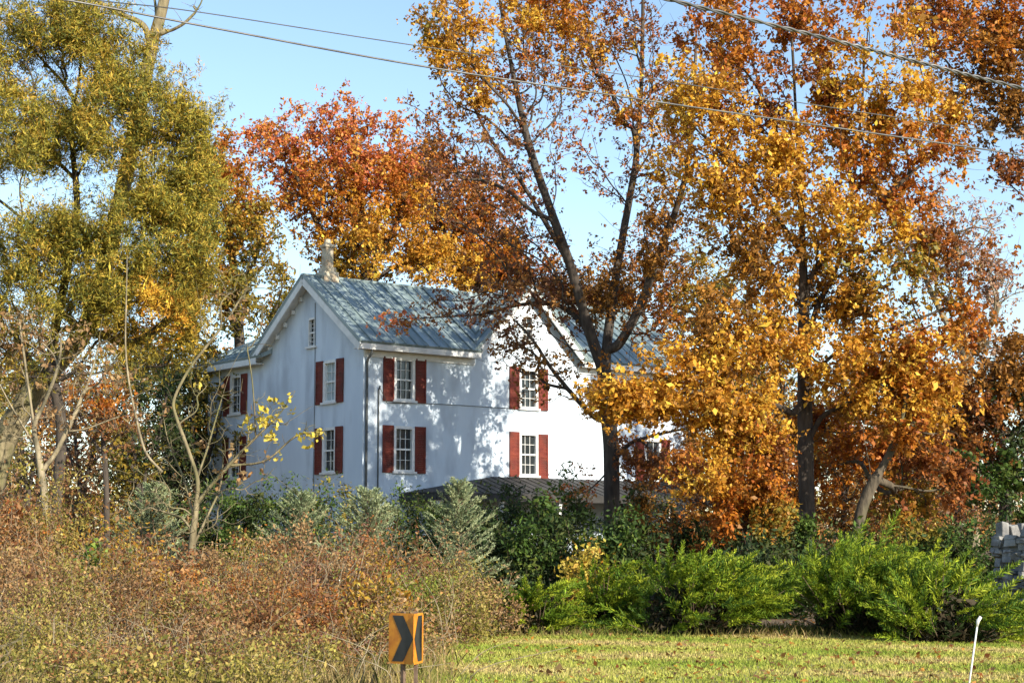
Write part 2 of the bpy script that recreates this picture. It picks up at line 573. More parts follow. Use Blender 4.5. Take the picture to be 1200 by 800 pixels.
def bush_arrays(c, rx, ry, h, nodes, leaves, size, aspect, pal, g, spread=.12, stems=5, rbase=.02, rtip=.005, low=.1, palw=None, droop=.1, up=.4):
    """a many-stemmed shrub standing on c: its stems and leaves as arrays"""
    c = np.asarray(c, float)
    st = c + np.column_stack([g.normal(0, rx * .22, stems), g.normal(0, ry * .22, stems), np.full(stems, -.03)])
    d = unit(g.normal(size=(nodes, 3))); d[:, 2] = np.abs(d[:, 2])
    q = d * (g.random(nodes) ** .4)[:, None]
    pts = c + q * np.array((rx, ry, h)) * np.array((1, 1, 1 - low)) + np.array((0, 0, h * low))
    k = g.random(nodes) < .35
    pts[k, 2] = c[2] + g.random(k.sum()) * h * .7 + .05
    pts += g.normal(size=pts.shape) * np.array((rx, ry, h)) * .07
    X, par, order = grow(st, np.full(stems, -1), np.ones(stems, bool), pts, .35)
    X, bv, bf, tips = branches(X, par, order, stems, rbase, rtip, ksides=(6, 4, 3, 3))
    lw = g.lognormal(0, .95, nodes)
    nd = g.choice(nodes, leaves, p=lw / lw.sum())
    u = g.random(leaves)[:, None]
    pos = X[stems + nd] * (1 - u * .8) + X[par[stems + nd]] * u * .8 + g.normal(size=(leaves, 3)) * spread
    pos[:, 2] = np.maximum(pos[:, 2], gz(pos[:, 0], pos[:, 1]) + .02)
    pals = [PALN.index(p) for p in pal]
    node_pal = g.choice(pals, nodes, p=palw)
    V = make_leaves(pos, size, aspect, g, droop, up)
    C = np.repeat(leaf_cols(node_pal[nd], nd, g), 4, 0)
    return bv, bf, V, C


def bush(name, label, px, Y, rx, ry, h, nodes, leaves, size, pal, seed, aspect=.55, mat='leaf', spread=.12, group=None, cat='shrub', bark='twig', **kw):
    g = np.random.default_rng(seed)
    x = (px - 600) / F * Y
    c = np.array((x, Y, float(gz(x, Y))))
    bv, bf, V, C = bush_arrays(c, rx, ry, h, nodes, leaves, size, aspect, pal, g, spread, **kw)
    root = empty(name, c, label, cat, group)
    mesh_np('stem', bv, [bf], M[bark], root, smooth=True, base=c)
    mesh_np('foliage', V, [np.arange(len(V)).reshape(-1, 4)], M[mat], root, cols=C, base=c)
    return root


def juniper(label, px, Y, rx, ry, h, plumes, seed, lean=.5):
    """spreading juniper of feathery plumes"""
    g = np.random.default_rng(seed)
    x = (px - 600) / F * Y
    c = np.array((x, Y, float(gz(x, Y))))
    K = max(6, plumes // 32)                  # the bush is a heap of separate fans with dark gaps between
    dk = unit(g.normal(size=(K, 3))); dk[:, 2] = np.abs(dk[:, 2])
    ck = c + dk * g.uniform(.45, .86, K)[:, None] * np.array((rx, ry, h * .70)) + np.array((0, 0, h * .10))
    sk = g.uniform(.15, .25, K) * h
    ki = g.integers(0, K, plumes)
    o = ck[ki] + g.normal(size=(plumes, 3)) * sk[ki][:, None] * np.array((.8, .7, .45))
    o[:, 2] = np.maximum(o[:, 2], c[2] + .05)
    keep = (o[:, 2] - c[2] > .30 * h) | (g.random(plumes) < .35)
    o, ki = o[keep], ki[keep]; plumes = len(o)
    d = unit((o - c) / np.array((rx, ry, h)) + dk[ki] * .6)
    rr = np.ones((plumes, 1)) * g.uniform(.7, 1, plumes)[:, None]
    ax = unit(d * np.array((.9, .9, .25)) + np.array((lean, 0, .30)) + dk[ki] * .3 + g.normal(size=(plumes, 3)) * .22)
    L = h * (.22 + .2 * g.random(plumes)) * (.75 + .5 * rr[:, 0])
    nor = unit(np.cross(ax, g.normal(size=(plumes, 3)) * .5 + np.array((0, -1, .5))))     # side direction of the flat spray
    k = 34
    t = (np.arange(k) + .5) / k
    pos, la, wi, cid = [], [], [], []
    side = np.where(np.arange(k) % 2, 1, -1)
    for j in range(k):
        ln = L * .36 * (1 - .78 * t[j]) * (.35 + .65 * min(1, t[j] * 5))
        b = o + ax * (L * t[j])[:, None] + np.array((0, 0, -1)) * (L * .12 * t[j] ** 2)[:, None]
        dirn = unit(ax * .8 + nor * side[j] * (.75 - .3 * t[j]) + g.normal(size=(plumes, 3)) * .22)
        for q in (0, 1, 2):
            dq = unit(dirn + g.normal(size=(plumes, 3)) * .28 * q)
            lq = ln * (1 - .25 * q)
            pos.append(b + dq * (lq * .5)[:, None]); la.append(dq * (lq * .5)[:, None])
            w = unit(np.cross(dq, g.normal(size=(plumes, 3))))
            wi.append(w * (.007 + .005 * g.random(plumes))[:, None]); cid.append(np.arange(plumes))
    # the spine's tip
    V = leaf_quads(np.vstack(pos), np.vstack(la), np.vstack(wi))
    cid = np.concatenate(cid)
    pi = np.full(len(cid), PALN.index('juniper'))
    C = np.repeat(leaf_cols(pi, cid, g, .25, .25), 4, 0)
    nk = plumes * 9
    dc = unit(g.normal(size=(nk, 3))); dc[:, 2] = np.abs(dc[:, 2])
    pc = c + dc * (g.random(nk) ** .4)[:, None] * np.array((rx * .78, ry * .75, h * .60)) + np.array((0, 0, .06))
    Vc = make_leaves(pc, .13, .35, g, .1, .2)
    Cc = np.repeat(np.array([(.035, .03, .015), (.03, .045, .012), (.055, .04, .02)])[g.integers(0, 3, nk)], 4, 0)  # dead inner needles, coloured dark to paint shade into the gaps between plumes
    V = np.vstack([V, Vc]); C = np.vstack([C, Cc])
    root = empty('juniper_shrub', c, label, 'shrub', 'spreading junipers along the back of the lawn')
    mesh_np('foliage', V, [np.arange(len(V)).reshape(-1, 4)], M['needle'], root, cols=C, base=c)
    VV, FF, off = [], [], 0
    for i in range(0, plumes, 3):
        a = c + (o[i] - c) * np.array((.15, .15, .0))
        m = (a + o[i]) / 2 + np.array((0, 0, -.08))
        v, f, _ = tube_np(smooth_line([a, m, o[i] + ax[i] * L[i] * .5], 3), np.linspace(.018, .004, 7), 4)
        VV.append(v); FF.append(f + off); off += len(v)
    mesh_np('stem', np.vstack(VV), [np.vstack(FF)], M['twig'], root, smooth=True, base=c)
    return root


def spruce(label, px, Y, h, r, seed):
    """young blue-grey spruce: tiers of branches with upturned twigs"""
    g = np.random.default_rng(seed)
    x = (px - 600) / F * Y
    c = np.array((x, Y, float(gz(x, Y))))
    pos, la, wi, cid = [], [], [], []
    VV, FF, off = [], [], 0
    def tube(p, r0, r1, k):
        nonlocal off
        v, f, _ = tube_np(np.asarray(p), np.linspace(r0, r1, len(p)), k)
        VV.append(v); FF.append(f + off); off += len(v)
    tube([c + (0, 0, -.1), c + (0, 0, h * .5), c + (0, 0, h * .98)], .05, .008, 6)
    nb = 120; cnt = 0
    for i in range(nb):
        f = (i / nb) ** .85
        z = h * (.05 + .92 * f)
        az = i * 2.4 + g.normal() * .3
        Lb = r * (1 - f) ** .8 * (.75 + .4 * g.random()) + .10
        out = np.array((math.cos(az), math.sin(az), .18 + .55 * f + g.normal() * .1))
        n = 6
        t = np.linspace(0, 1, n)[:, None]
        p = c + np.array((0, 0, z)) + out * Lb * t + np.array((0, 0, 1)) * Lb * (.16 * t ** 2 - .1 * t)
        tube(p, .012, .003, 3)
        m = int(16 + 34 * Lb / r)
        tt = g.random(m) ** .7
        b = c + np.array((0, 0, z)) + out * (Lb * tt)[:, None] + np.array((0, 0, 1)) * (Lb * (.16 * tt ** 2 - .1 * tt))[:, None]
        sd = np.cross(out, (0, 0, 1)); sd /= np.linalg.norm(sd)
        sg = np.where(g.random(m) < .5, 1, -1)
        dq = unit(out * .8 + sd * sg[:, None] * .8 * (1 - tt * .6)[:, None] + np.array((0, 0, .25)) + g.normal(size=(m, 3)) * .25)
        lq = (.06 + .11 * g.random(m)) * (1.1 - .5 * tt)
        for q in range(4):
            d2 = unit(dq + g.normal(size=(m, 3)) * .45)
            pos.append(b + dq * (lq * (.25 + .25 * q))[:, None] + d2 * .02); la.append(d2 * (.028 + .018 * g.random(m))[:, None])
            wi.append(unit(np.cross(d2, g.normal(size=(m, 3)))) * .0085); cid.append(np.full(m, cnt))
        pos.append(b + dq * (lq * .5)[:, None]); la.append(dq * (lq * .5)[:, None])
        wi.append(unit(np.cross(dq, g.normal(size=(m, 3)))) * .011); cid.append(np.full(m, cnt))
        cnt += 1
    V = leaf_quads(np.vstack(pos), np.vstack(la), np.vstack(wi))
    cid = np.concatenate(cid)
    C = np.repeat(leaf_cols(np.full(len(cid), PALN.index('spruce')), cid, g, .15, .4), 4, 0)
    root = empty('spruce_sapling', c, label, 'tree', 'young blue-grey spruces at the foot of the house')
    mesh_np('trunk', np.vstack(VV), [np.vstack(FF)], M['twig'], root, smooth=True, base=c)
    mesh_np('crown', V, [np.arange(len(V)).reshape(-1, 4)], M['needle'], root, cols=C, base=c)
    return root


# ------------------------------------------------------------------ ground
def ground():
    xs = np.concatenate([[-900, -400, -200, -120, -80], np.arange(-60, 61, 2.0), [80, 120, 200, 400, 900]])
    ys = np.concatenate([[-300, -100, -40, -10, 0], np.arange(4, 111, 2.0), [130, 160, 200, 260, 400, 700, 1200]])
    X, Y = np.meshgrid(xs, ys)
    V = np.column_stack([X.ravel(), Y.ravel(), gz(X, Y).ravel()])
    nx = len(xs)
    i = (np.arange(len(ys) - 1)[:, None] * nx + np.arange(nx - 1)[None]).ravel()
    o = mesh_np('ground', V, [np.column_stack([i, i + 1, i + nx + 1, i + nx])], M['ground'], smooth=True)
    tag(o, kind='structure')


ground()

# ------------------------------------------------------------------ farmhouse
HZ = 1.15                                    # its ground
HX, HY, HR = -5.25, 60.0, R(38)              # near corner; x runs along the front, y along the gable end
L, WD, EL = 15.6, 7.0, 11.5                  # length, gable width, end of the rear ell
ZE = 8.95 - HZ                               # eave height above the house's ground
ZR = 11.45 - HZ                              # ridge
house = empty('farmhouse', (HX, HY, HZ), 'white stuccoed farmhouse with red shutters and blue-green metal roof behind the trees', 'house', rz=HR)


def wall_holes(axis, base, u0, u1, top, holes, outward, depth=.16):
    """a wall sheet in the plane axis=base from u0 to u1 with rectangular holes (u0,u1,z0,z1) and their reveals; top is a function of u"""
    mb = MB()
    def pt(u, z, d=0):
        return (u, base - outward * d, z) if axis == 'y' else (base - outward * d, u, z)
    us = sorted({u0, u1, *[h[0] for h in holes], *[h[1] for h in holes], *[k for k in top[1] if u0 < k < u1]})
    for a, b in zip(us, us[1:]):
        hs = sorted([h for h in holes if h[0] <= a + 1e-6 and h[1] >= b - 1e-6], key=lambda h: h[2])
        z = -.3
        for h in hs:
            mb.add([pt(a, z), pt(b, z), pt(b, h[2]), pt(a, h[2])], [(0, 1, 2, 3)])
            z = h[3]
        mb.add([pt(a, z), pt(b, z), pt(b, top[0](b)), pt(a, top[0](a))], [(0, 1, 2, 3)])
    for h in holes:
        c = [(h[0], h[2]), (h[1], h[2]), (h[1], h[3]), (h[0], h[3])]
        for (p, q) in zip(c, c[1:] + c[:1]):
            mb.add([pt(*p), pt(*q), pt(*q, depth), pt(*p, depth)], [(0, 1, 2, 3)])
    return mb


def window(axis, base, outward, u, z0, z1, w, cols=3, rows=4, curtain=0, shutters=(1, 1), sw=.46, drop=(0, 0), sill=True):
    """sash window set in its hole, with sub-parts, and its two shutters"""
    def bx(mb, a, b, c, d, e, f):            # u range, distance outward range, z range
        if axis == 'y':
            y0, y1 = sorted((base + outward * c, base + outward * d)); mb.box(a, b, y0, y1, e, f)
        else:
            x0, x1 = sorted((base + outward * c, base + outward * d)); mb.box(x0, x1, a, b, e, f)
    a, b = u - w / 2, u + w / 2
    fr = MB(); t = .058 if w > .6 else .03
    bx(fr, a - .06 * (w > .6), a + t, -.10, .03, z0, z1); bx(fr, b - t, b + .06 * (w > .6), -.10, .03, z0, z1)
    bx(fr, a + t, b - t, -.10, .028, z1 - t, z1 + .05); bx(fr, a + t, b - t, -.10, .028, z0, z0 + t)
    win = fr.build('window', M['muntin'], house)
    if sill:
        s = MB(); bx(s, a - .12, b + .12, .002, .10, z0 - .08, z0 - .004); s.build('sill', M['trim'], win)
    zm = (z0 + z1) / 2
    mu = MB()
    bx(mu, a + t, b - t, -.085, -.03, zm - .03, zm + .03)
    gz0, gz1 = z0 + t, z1 - t
    for i in range(1, cols):
        q = a + t + (w - 2 * t) * i / cols
        bx(mu, q - .009, q + .009, -.082, -.05, gz0, zm - .03); bx(mu, q - .009, q + .009, -.09, -.06, zm + .03, gz1)
    for (p0, p1) in ((gz0, zm - .03), (zm + .03, gz1)):
        n = rows // 2
        for i in range(1, n):
            q = p0 + (p1 - p0) * i / n
            bx(mu, a + t, b - t, -.083, -.055, q - .009, q + .009)
    mu.build('muntin', M['muntin'], win)
    p = MB(); bx(p, a + t - .01, b - t + .01, -.115, -.10, z0 + t - .01, z1 - t + .01)
    p.build('pane', M['curtain'] if curtain else M['glass'], win)
    for k, on in zip((-1, 1), shutters):
        if not on: continue
        e = u + k * (w / 2 + .066 + sw / 2); dz = drop[0 if k < 0 else 1]
        sh = MB(); x0, x1 = e - sw / 2, e + sw / 2
        zz0, zz1 = z0 - .06 + dz, z1 + .05 + dz
        bx(sh, x0, x0 + .07, .012, .062, zz0, zz1); bx(sh, x1 - .07, x1, .012, .062, zz0, zz1)
        for q in (zz0, (zz0 + zz1) / 2 - .05, zz1 - .10):
            bx(sh, x0 + .07, x1 - .07, .014, .058, q, q + .10)
        n = 22
        for i in range(n):
            q = zz0 + .10 + (zz1 - zz0 - .2) * i / n
            bx(sh, x0 + .07, x1 - .07, .018, .036 + .012 * (i % 2), q + .003, q + (zz1 - zz0 - .2) / n)
        sh.build('shutter', M['shutter'], house)


zl0, zl1 = 2.78 + .35, 4.42 + .35             # lower and upper window rows, above the house's ground
zl0, zl1 = 4.24 - HZ + .02, 5.83 - HZ
zu0, zu1 = 6.80 - HZ, 8.28 - HZ
FW = .80
front = [(1.75, zl0, zl1), (1.75, zu0, zu1), (7.45, zl0, zl1), (7.45, zu0, zu1), (13.8, zl0, zl1), (13.8, zu0, zu1)]
CG, CH, CP = 7.4, 2.4, ZR - .12               # cross gable: centre, half width, peak
def front_top(u):
    return ZE + max(0, (CP - ZE) * (1 - abs(u - CG) / CH)) if abs(u - CG) < CH else ZE
holes = [(u - FW / 2, u + FW / 2, a, b) for u, a, b in front] + [(7.15, 7.65, ZE + .45, ZE + 1.35)]
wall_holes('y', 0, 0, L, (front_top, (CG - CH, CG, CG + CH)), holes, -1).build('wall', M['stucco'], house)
RS = WD / 2
def side_top(u):
    if u <= WD: return ZE + (ZR - ZE) * (1 - abs(u - RS) / RS)
    return ZE - .02
lw = [(2.2, zl0, zl1), (2.2, zu0, zu1), (9.2, zl0, zl1), (9.2, zu0, zu1)]
sholes = [(u - .40, u + .40, a, b) for u, a, b in lw] + [(3.27, 3.73, ZE + .0, ZE + 1.02)]
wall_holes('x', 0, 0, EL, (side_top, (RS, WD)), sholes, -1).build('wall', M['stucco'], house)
# hidden far walls, so the house is whole
b = MB()
b.add([(L, 0, -.3), (L, WD, -.3), (L, WD, ZE), (L, RS, ZR), (L, 0, ZE)], [(0, 1, 2, 3, 4)])
b.add([(0, EL, -.3), (6, EL, -.3), (6, EL, ZE), (3, EL, ZE + 1.35), (0, EL, ZE)], [(4, 3, 2, 1, 0)])
b.add([(6, WD, -.3), (6, EL, -.3), (6, EL, ZE), (6, WD, ZE)], [(0, 1, 2, 3)])
b.add([(6, WD, -.3), (L, WD, -.3), (L, WD, ZE), (6, WD, ZE)], [(0, 1, 2, 3)])
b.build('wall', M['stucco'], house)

for i, (u, a, c) in enumerate(front):
    window('y', 0, -1, u, a, c, FW, drop=((0, 0), (0, 0), (0, -.04), (0, 0), (0, 0), (0, 0))[i])
window('y', 0, -1, 7.40, ZE + .45, ZE + 1.35, .5, cols=2, rows=4, shutters=(0, 0))
for i, (u, a, c) in enumerate(lw):
    window('x', 0, -1, u, a, c, .80, cols=2, rows=4, curtain=i == 1)
window('x', 0, -1, 3.5, ZE, ZE + 1.02, .46, cols=2, rows=6, shutters=(0, 0))

# roofs: sheets with standing seams
OV, RK, TH = .42, .46, .10                   # eave and rake overhang, thickness
def roof_plane(mb, a, b, c, d, seams=.46):
    """a,b along the eave, c,d along the ridge (a under d); quad with thickness and ribs running up the slope"""
    a, b, c, d = [np.asarray(q, float) for q in (a, b, c, d)]
    n = np.cross(b - a, d - a); n /= np.linalg.norm(n)
    if n[2] < 0: n = -n
    mb.slab((a, b, c, d), n * TH)
    k = max(1, int(np.linalg.norm(b - a) / seams))
    for i in range(k + 1):
        f = i / k
        p, q = a + (b - a) * f, d + (c - d) * f
        if np.linalg.norm(q - p) < .1: continue
        mb.bar(p + n * (TH + .022), q + n * (TH + .022), .035, .045, up=n)
sl_ = (ZR - ZE) / RS
ze_ = ZE - OV * sl_ + .04; zr_ = ZR + .04
mb = MB()
roof_plane(mb, (-RK, -OV, ze_), (CG - CH - .1, -OV, ze_), (CG - CH - .1, RS, zr_), (-RK, RS, zr_))
roof_plane(mb, (CG - CH - .1, .05, ze_ + (OV + .05) * sl_), (CG + CH + .1, .05, ze_ + (OV + .05) * sl_), (CG + CH + .1, RS, zr_), (CG - CH - .1, RS, zr_))
roof_plane(mb, (CG + CH + .1, -OV, ze_), (L + RK, -OV, ze_), (L + RK, RS, zr_), (CG + CH + .1, RS, zr_))
roof_plane(mb, (-RK, WD + OV, ze_), (L + RK, WD + OV, ze_), (L + RK, RS, zr_ - .004), (-RK, RS, zr_ - .004))
mb.bar((-RK - .01, RS, zr_ + .10), (L + RK + .01, RS, zr_ + .10), .22, .08)
roof = mb.build('roof', M['roof'], house)
cs = (CP - ZE) / CH
mb = MB()
ce = ZE - .28 * cs + .06; cp_ = CP + .06
yb = RS * 1.0
roof_plane(mb, (CG - CH - .28, -.40, ce), (CG - CH - .28, yb, ce), (CG, yb, cp_), (CG, -.40, cp_))
roof_plane(mb, (CG + CH + .28, -.40, ce), (CG + CH + .28, yb, ce), (CG, yb, cp_ - .004), (CG, -.40, cp_ - .004))
mb.build('roof', M['roof'], house)
mb = MB()                                     # rear ell
e0 = ZE - .45 * .45 + .02; er = ZE + 1.37
roof_plane(mb, (-.45, WD - .6, e0), (-.45, EL + .4, e0), (3, EL + .4, er), (3, WD - .6, er))
roof_plane(mb, (6.45, WD - .6, e0), (6.45, EL + .4, e0), (3, EL + .4, er - .004), (3, WD - .6, er - .004))
mb.build('roof', M['roof'], house)

# white trim: eave cornice, rake boards, fascia
for (x0, x1) in ((-RK + .02, CG - CH - .12), (CG + CH + .12, L + RK - .02)):
    mb = MB()
    mb.box(x0, x1, -OV - .03, -OV + .03, ze_ - .20, ze_ - .004)
    mb.box(x0 + .02, x1 - .02, -OV + .03, -.004, ze_ - .18, ze_ - .14)
    mb.box(x0 + RK * (x0 < 1), x1 - RK * (x1 > 12), -.06, -.006, ze_ - .42, ze_ - .18)
    mb.build('cornice', M['trim'], house)
def rake(mb, x, y0, z0, y1, z1, axis='x', h=.26, off=-.004):
    a, b = ((x, y0, z0 - h / 2 + off), (x, y1, z1 - h / 2 + off)) if axis == 'x' else ((y0, x, z0 - h / 2 + off), (y1, x, z1 - h / 2 + off))
    mb.bar(a, b, .06, h)
for y0 in (-OV, WD + OV - .1):
    zA = ze_ + (.1 * sl_ if y0 > 1 else 0)
    mb = MB(); rake(mb, -RK + .03, y0, zA, RS, zr_)
    mb.slab([(-RK + .06, y0, zA - .09), (-.006, y0, zA - .09), (-.006, RS, zr_ - .09), (-RK + .06, RS, zr_ - .09)], (0, 0, .05))
    mb.build('rake_board', M['trim'], house)
for sd in (-1, 1):
    mb = MB(); rake(mb, -.37, CG + sd * (CH + .28), ce, CG, cp_, 'y', .24); mb.build('rake_board', M['trim'], house)
mb = MB()
mb.box(-.48, -.42, WD - .1, EL + .38, e0 - .22, e0 - .004)
mb.box(-.42, -.006, WD + .05, EL + .36, e0 - .20, e0 - .15)
mb.build('fascia', M['trim'], house)
for i in range(1, 6):                         # little brackets under the rakes
    for sd in (-1, 1):
        y = RS + sd * (RS * i / 6 + .1)
        z = side_top(y) - .02
        mb = MB(); mb.box(-.15, -.008, y - .05, y + .05, z - .26, z - .10); mb.build('bracket', M['trim'], house)

ch = MB()
cx, cy = .62, RS
ch.box(cx - .32, cx + .32, cy - .34, cy + .34, ZR - .6, ZR + .32)
ch.box(cx - .25, cx + .25, cy - .26, cy + .26, ZR + .32, ZR + .50)
ch.box(cx - .165, cx + .165, cy - .18, cy + .18, ZR + .50, ZR + 1.25)
ch.box(cx - .22, cx + .22, cy - .23, cy + .23, ZR + 1.25, ZR + 1.37)
cho = ch.build('chimney', M['brick_cream'], house, bevel=.03)
pt = MB(); pt.lathe(cx, cy, [(.13, ZR + 1.37), (.15, ZR + 1.42), (.12, ZR + 1.46), (.13, ZR + 1.56), (.09, ZR + 1.58)], 12)
pt.build('chimney_pot', M['brick_cream'], cho)

dp = MB()
dp.tube(smooth_line([(.10, -OV + .02, ze_ - .18), (.10, -OV + .08, ze_ - .35), (.10, -.09, ze_ - .60), (.10, -.08, ze_ - 1.2), (.10, -.08, 2), (.10, -.08, -.05)], 4), .05, 8)
dp.build('downspout', M['dark_trim'], house, smooth=True)
dp = MB()
dp.tube([(.62, -.05, -.1), (.62, -.05, 3), (.62, -.05, zu0 + .3), (.62, -.14, zu0 + .45)], .028, 6)
dp.box(.50, .74, -.15, -.012, 1.4, 1.8)
co_ = dp.build('electric_conduit', M['dark_trim'], house)
wv = MB()
wv.tube(smooth_line([(.62, -.12, zu0 + .40), (.9, -.12, zu0 - .06), (1.1, -.06, zu0 - .12), (3, -.03, zu0 - .06), (6.6, -.03, zu0 - .05)], 5), .012, 5)
wv.build('service_cable', M['dark_trim'], house, smooth=True)

dp = MB(); dp.tube([(-.025, 3.28, ZR - .9), (-.025, 3.27, ZE + 1.1), (-.025, 3.24, ZE - .1), (-.025, 3.22, .2)], .012, 5)
dp.build('wall_cable', M['dark_trim'], house)

# porch along the front, its roof hipped at the near end
PT, PE, PD = 4.12 - HZ, 3.42 - HZ, 2.3
p0, p1, pc = 1.6, 15.9, 5.7
mb = MB()
A_, B_, C_, D_, E_ = (p0, -PD, PE), (p0, -.02, PE + .02), (pc, -.02, PT), (p1, -.02, PT), (p1, -PD, PE)
mb.slab([A_, E_, D_, C_], (0, 0, .05))
mb.add([np.array(A_) + (0, 0, .05), np.array(C_) + (0, 0, .05), np.array(B_) + (0, 0, .05), A_, B_, C_], [(0, 1, 2), (3, 4, 5)])
for i in range(34):
    x = p0 + 1.2 + i * .4
    f = min(1, (x - p0) / (pc - p0))
    mb.bar((x, -PD, PE + .06), (x, -PD + (PD - .03) * f, PE + .06 + (PT - PE) * f), .025, .02)
por = mb.build('porch_roof', M['porch_roof'], house)
mb = MB()
mb.box(p0 - .03, p1, -PD - .06, -PD - .003, PE - .22, PE + .03)
mb.box(p0 - .06, p0 - .003, -PD, -.03, PE - .22, PE + .03)
mb.build('porch_fascia', M['porch_roof'], house)
for x in (1.8, 4.5, 7.2, 9.9, 12.6, 15.4):
    q = MB()
    q.box(x - .07, x + .07, -PD + .1, -PD + .24, .25, PE - .02)
    q.box(x - .11, x + .11, -PD + .06, -PD + .28, .20, .34); q.box(x - .11, x + .11, -PD + .06, -PD + .28, PE - .28, PE - .18)
    q.build('porch_post', M['trim'], house)
q = MB(); q.box(p0, p1, -PD, -.01, -.2, .22); q.build('porch_deck', M['porch_roof'], house)
q = MB()
q.box(11.3, 12.3, -.06, -.004, .23, 2.15)
dr = q.build('door', M['dark_trim'], house)
q = MB(); q.tube([(11.42, -.08, 1.2), (11.42, -.13, 1.2)], .03, 8); q.build('handle', M['cable'], dr)

#--TREES--
# ------------------------------------------------------------------ trees
# the many-limbed oak in front of the house
tree('oak_tree', 'dark oak forking into tall spreading limbs, half bare of leaves, before the house porch', 57,
     [[(716, 662), (717, 600), (716, 520), (709, 440), (718, 350), (731, 270, .4), (746, 180, .8), (752, 80, 1), (754, -40, 1)],
      [(709, 440), (690, 385, -.2), (668, 310, -.5), (645, 245, -.8), (620, 170, -1), (600, 80, -1), (583, -10, -1)],
      [(668, 310), (640, 262, .6), (612, 215, 1.2), (570, 155, 1.6), (540, 90, 1.8)],
      [(713, 420), (745, 370, -.6), (775, 290, -1.2), (800, 220, -1.6), (812, 140, -2), (816, 30, -2)],
      [(708, 440), (690, 395, .6), (662, 340, 1.2), (640, 300, 1.7)],
      [(709, 500), (676, 468, -.7), (645, 430, -1.2), (622, 395, -1.6), (600, 372, -2)],
      [(690, 385), (655, 358, .4), (610, 357, .8), (565, 368, 1.2), (505, 372, 1.6), (465, 374, 1.9)],
      [(716, 545), (738, 520, -.6), (775, 508, -1.4), (815, 500, -2)],
      [(620, 170), (600, 130, -1.6), (560, 85, -2.2), (535, 50, -2.4)],
      [(745, 180), (735, 100, 1.6), (700, 30, 2.4)]],
     [(540, 60, -1.6, 62, 70, 1.9, 150, 1.5, 'gold'), (515, 150, -1, 45, 65, 1.6, 80, .7, 'orange'), (505, 60, -1, 35, 50, 1.6, 50, 1.2, 'goldgreen'),
      (600, -10, 0, 90, 60, 2.2, 150, 1.5, 'gold'), (680, -30, 0, 70, 50, 2.2, 100, 1.2, 'orange'), (560, 20, -1, 60, 50, 1.8, 60, 1.4, 'gold'),
      (565, 190, -.8, 75, 80, 2, 170, .65, 'purple'), (630, 120, -.5, 80, 90, 2.2, 200, .55, 'purple'), (520, 215, 0, 45, 45, 1.6, 60, .4, 'purple'),
      (600, 60, -.5, 70, 60, 2, 110, .9, 'orange'), (735, 50, .5, 65, 75, 2.2, 130, .7, 'rust'), (660, 30, .2, 60, 50, 2, 80, .8, 'orange'),
      (700, 110, 0, 60, 60, 1.5, 60, .5, 'red'), (765, 160, 0, 55, 80, 2, 100, .8, 'rust'), (590, 265, 0, 60, 45, 1.6, 70, .6, 'purple'),
      (690, 215, 0, 55, 60, 1.6, 70, .35, 'rust'), (680, 60, .4, 60, 60, 1.8, 110, .9, 'gold'), (745, 110, .6, 50, 60, 1.8, 80, .8, 'gold'), (790, 275, -1.4, 60, 65, 1.8, 120, .9, 'bronze'), (780, 200, -1.4, 45, 45, 1.4, 60, .8, 'gold'), (730, 330, 0, 60, 50, 1.6, 80, .6, 'bronze'),
      (640, 270, 0, 60, 50, 1.5, 80, .4, 'purple'), 
      (640, 435, -1.4, 50, 42, 1.1, 80, .45, 'bronze'), (560, 365, 1.0, 85, 30, .9, 80, .4, 'purple'), (600, 345, .8, 50, 25, .9, 40, .3, 'rust'),
      (470, 378, 1.8, 22, 12, .5, 16, .8, 'red'), (645, 355, .6, 58, 42, 1, 190, .62, 'purple'), (705, 350, .3, 45, 40, 1, 110, .6, 'bronze'), (600, 325, .8, 60, 34, 1, 110, .45, 'purple'), (620, 400, .4, 55, 40, .9, 90, .6, 'purple'),
      (770, 385, -1, 60, 45, 1.6, 70, .8, 'orange'), (765, 540, -1.4, 58, 30, 1, 80, 1.2, 'rust'), (690, 580, -1, 55, 18, .9, 30, .8, 'red')],
     4600, 62000, .112, rbase=.27, rtip=.007, spread=.20, floor={0: (.26, .05), 1: (.15, .04), 2: (.10, .03), 3: (.17, .04), 4: (.10, .03), 5: (.09, .03), 7: (.08, .03)}, seed=11, crown_from=560, bal=.22, gap=.3)

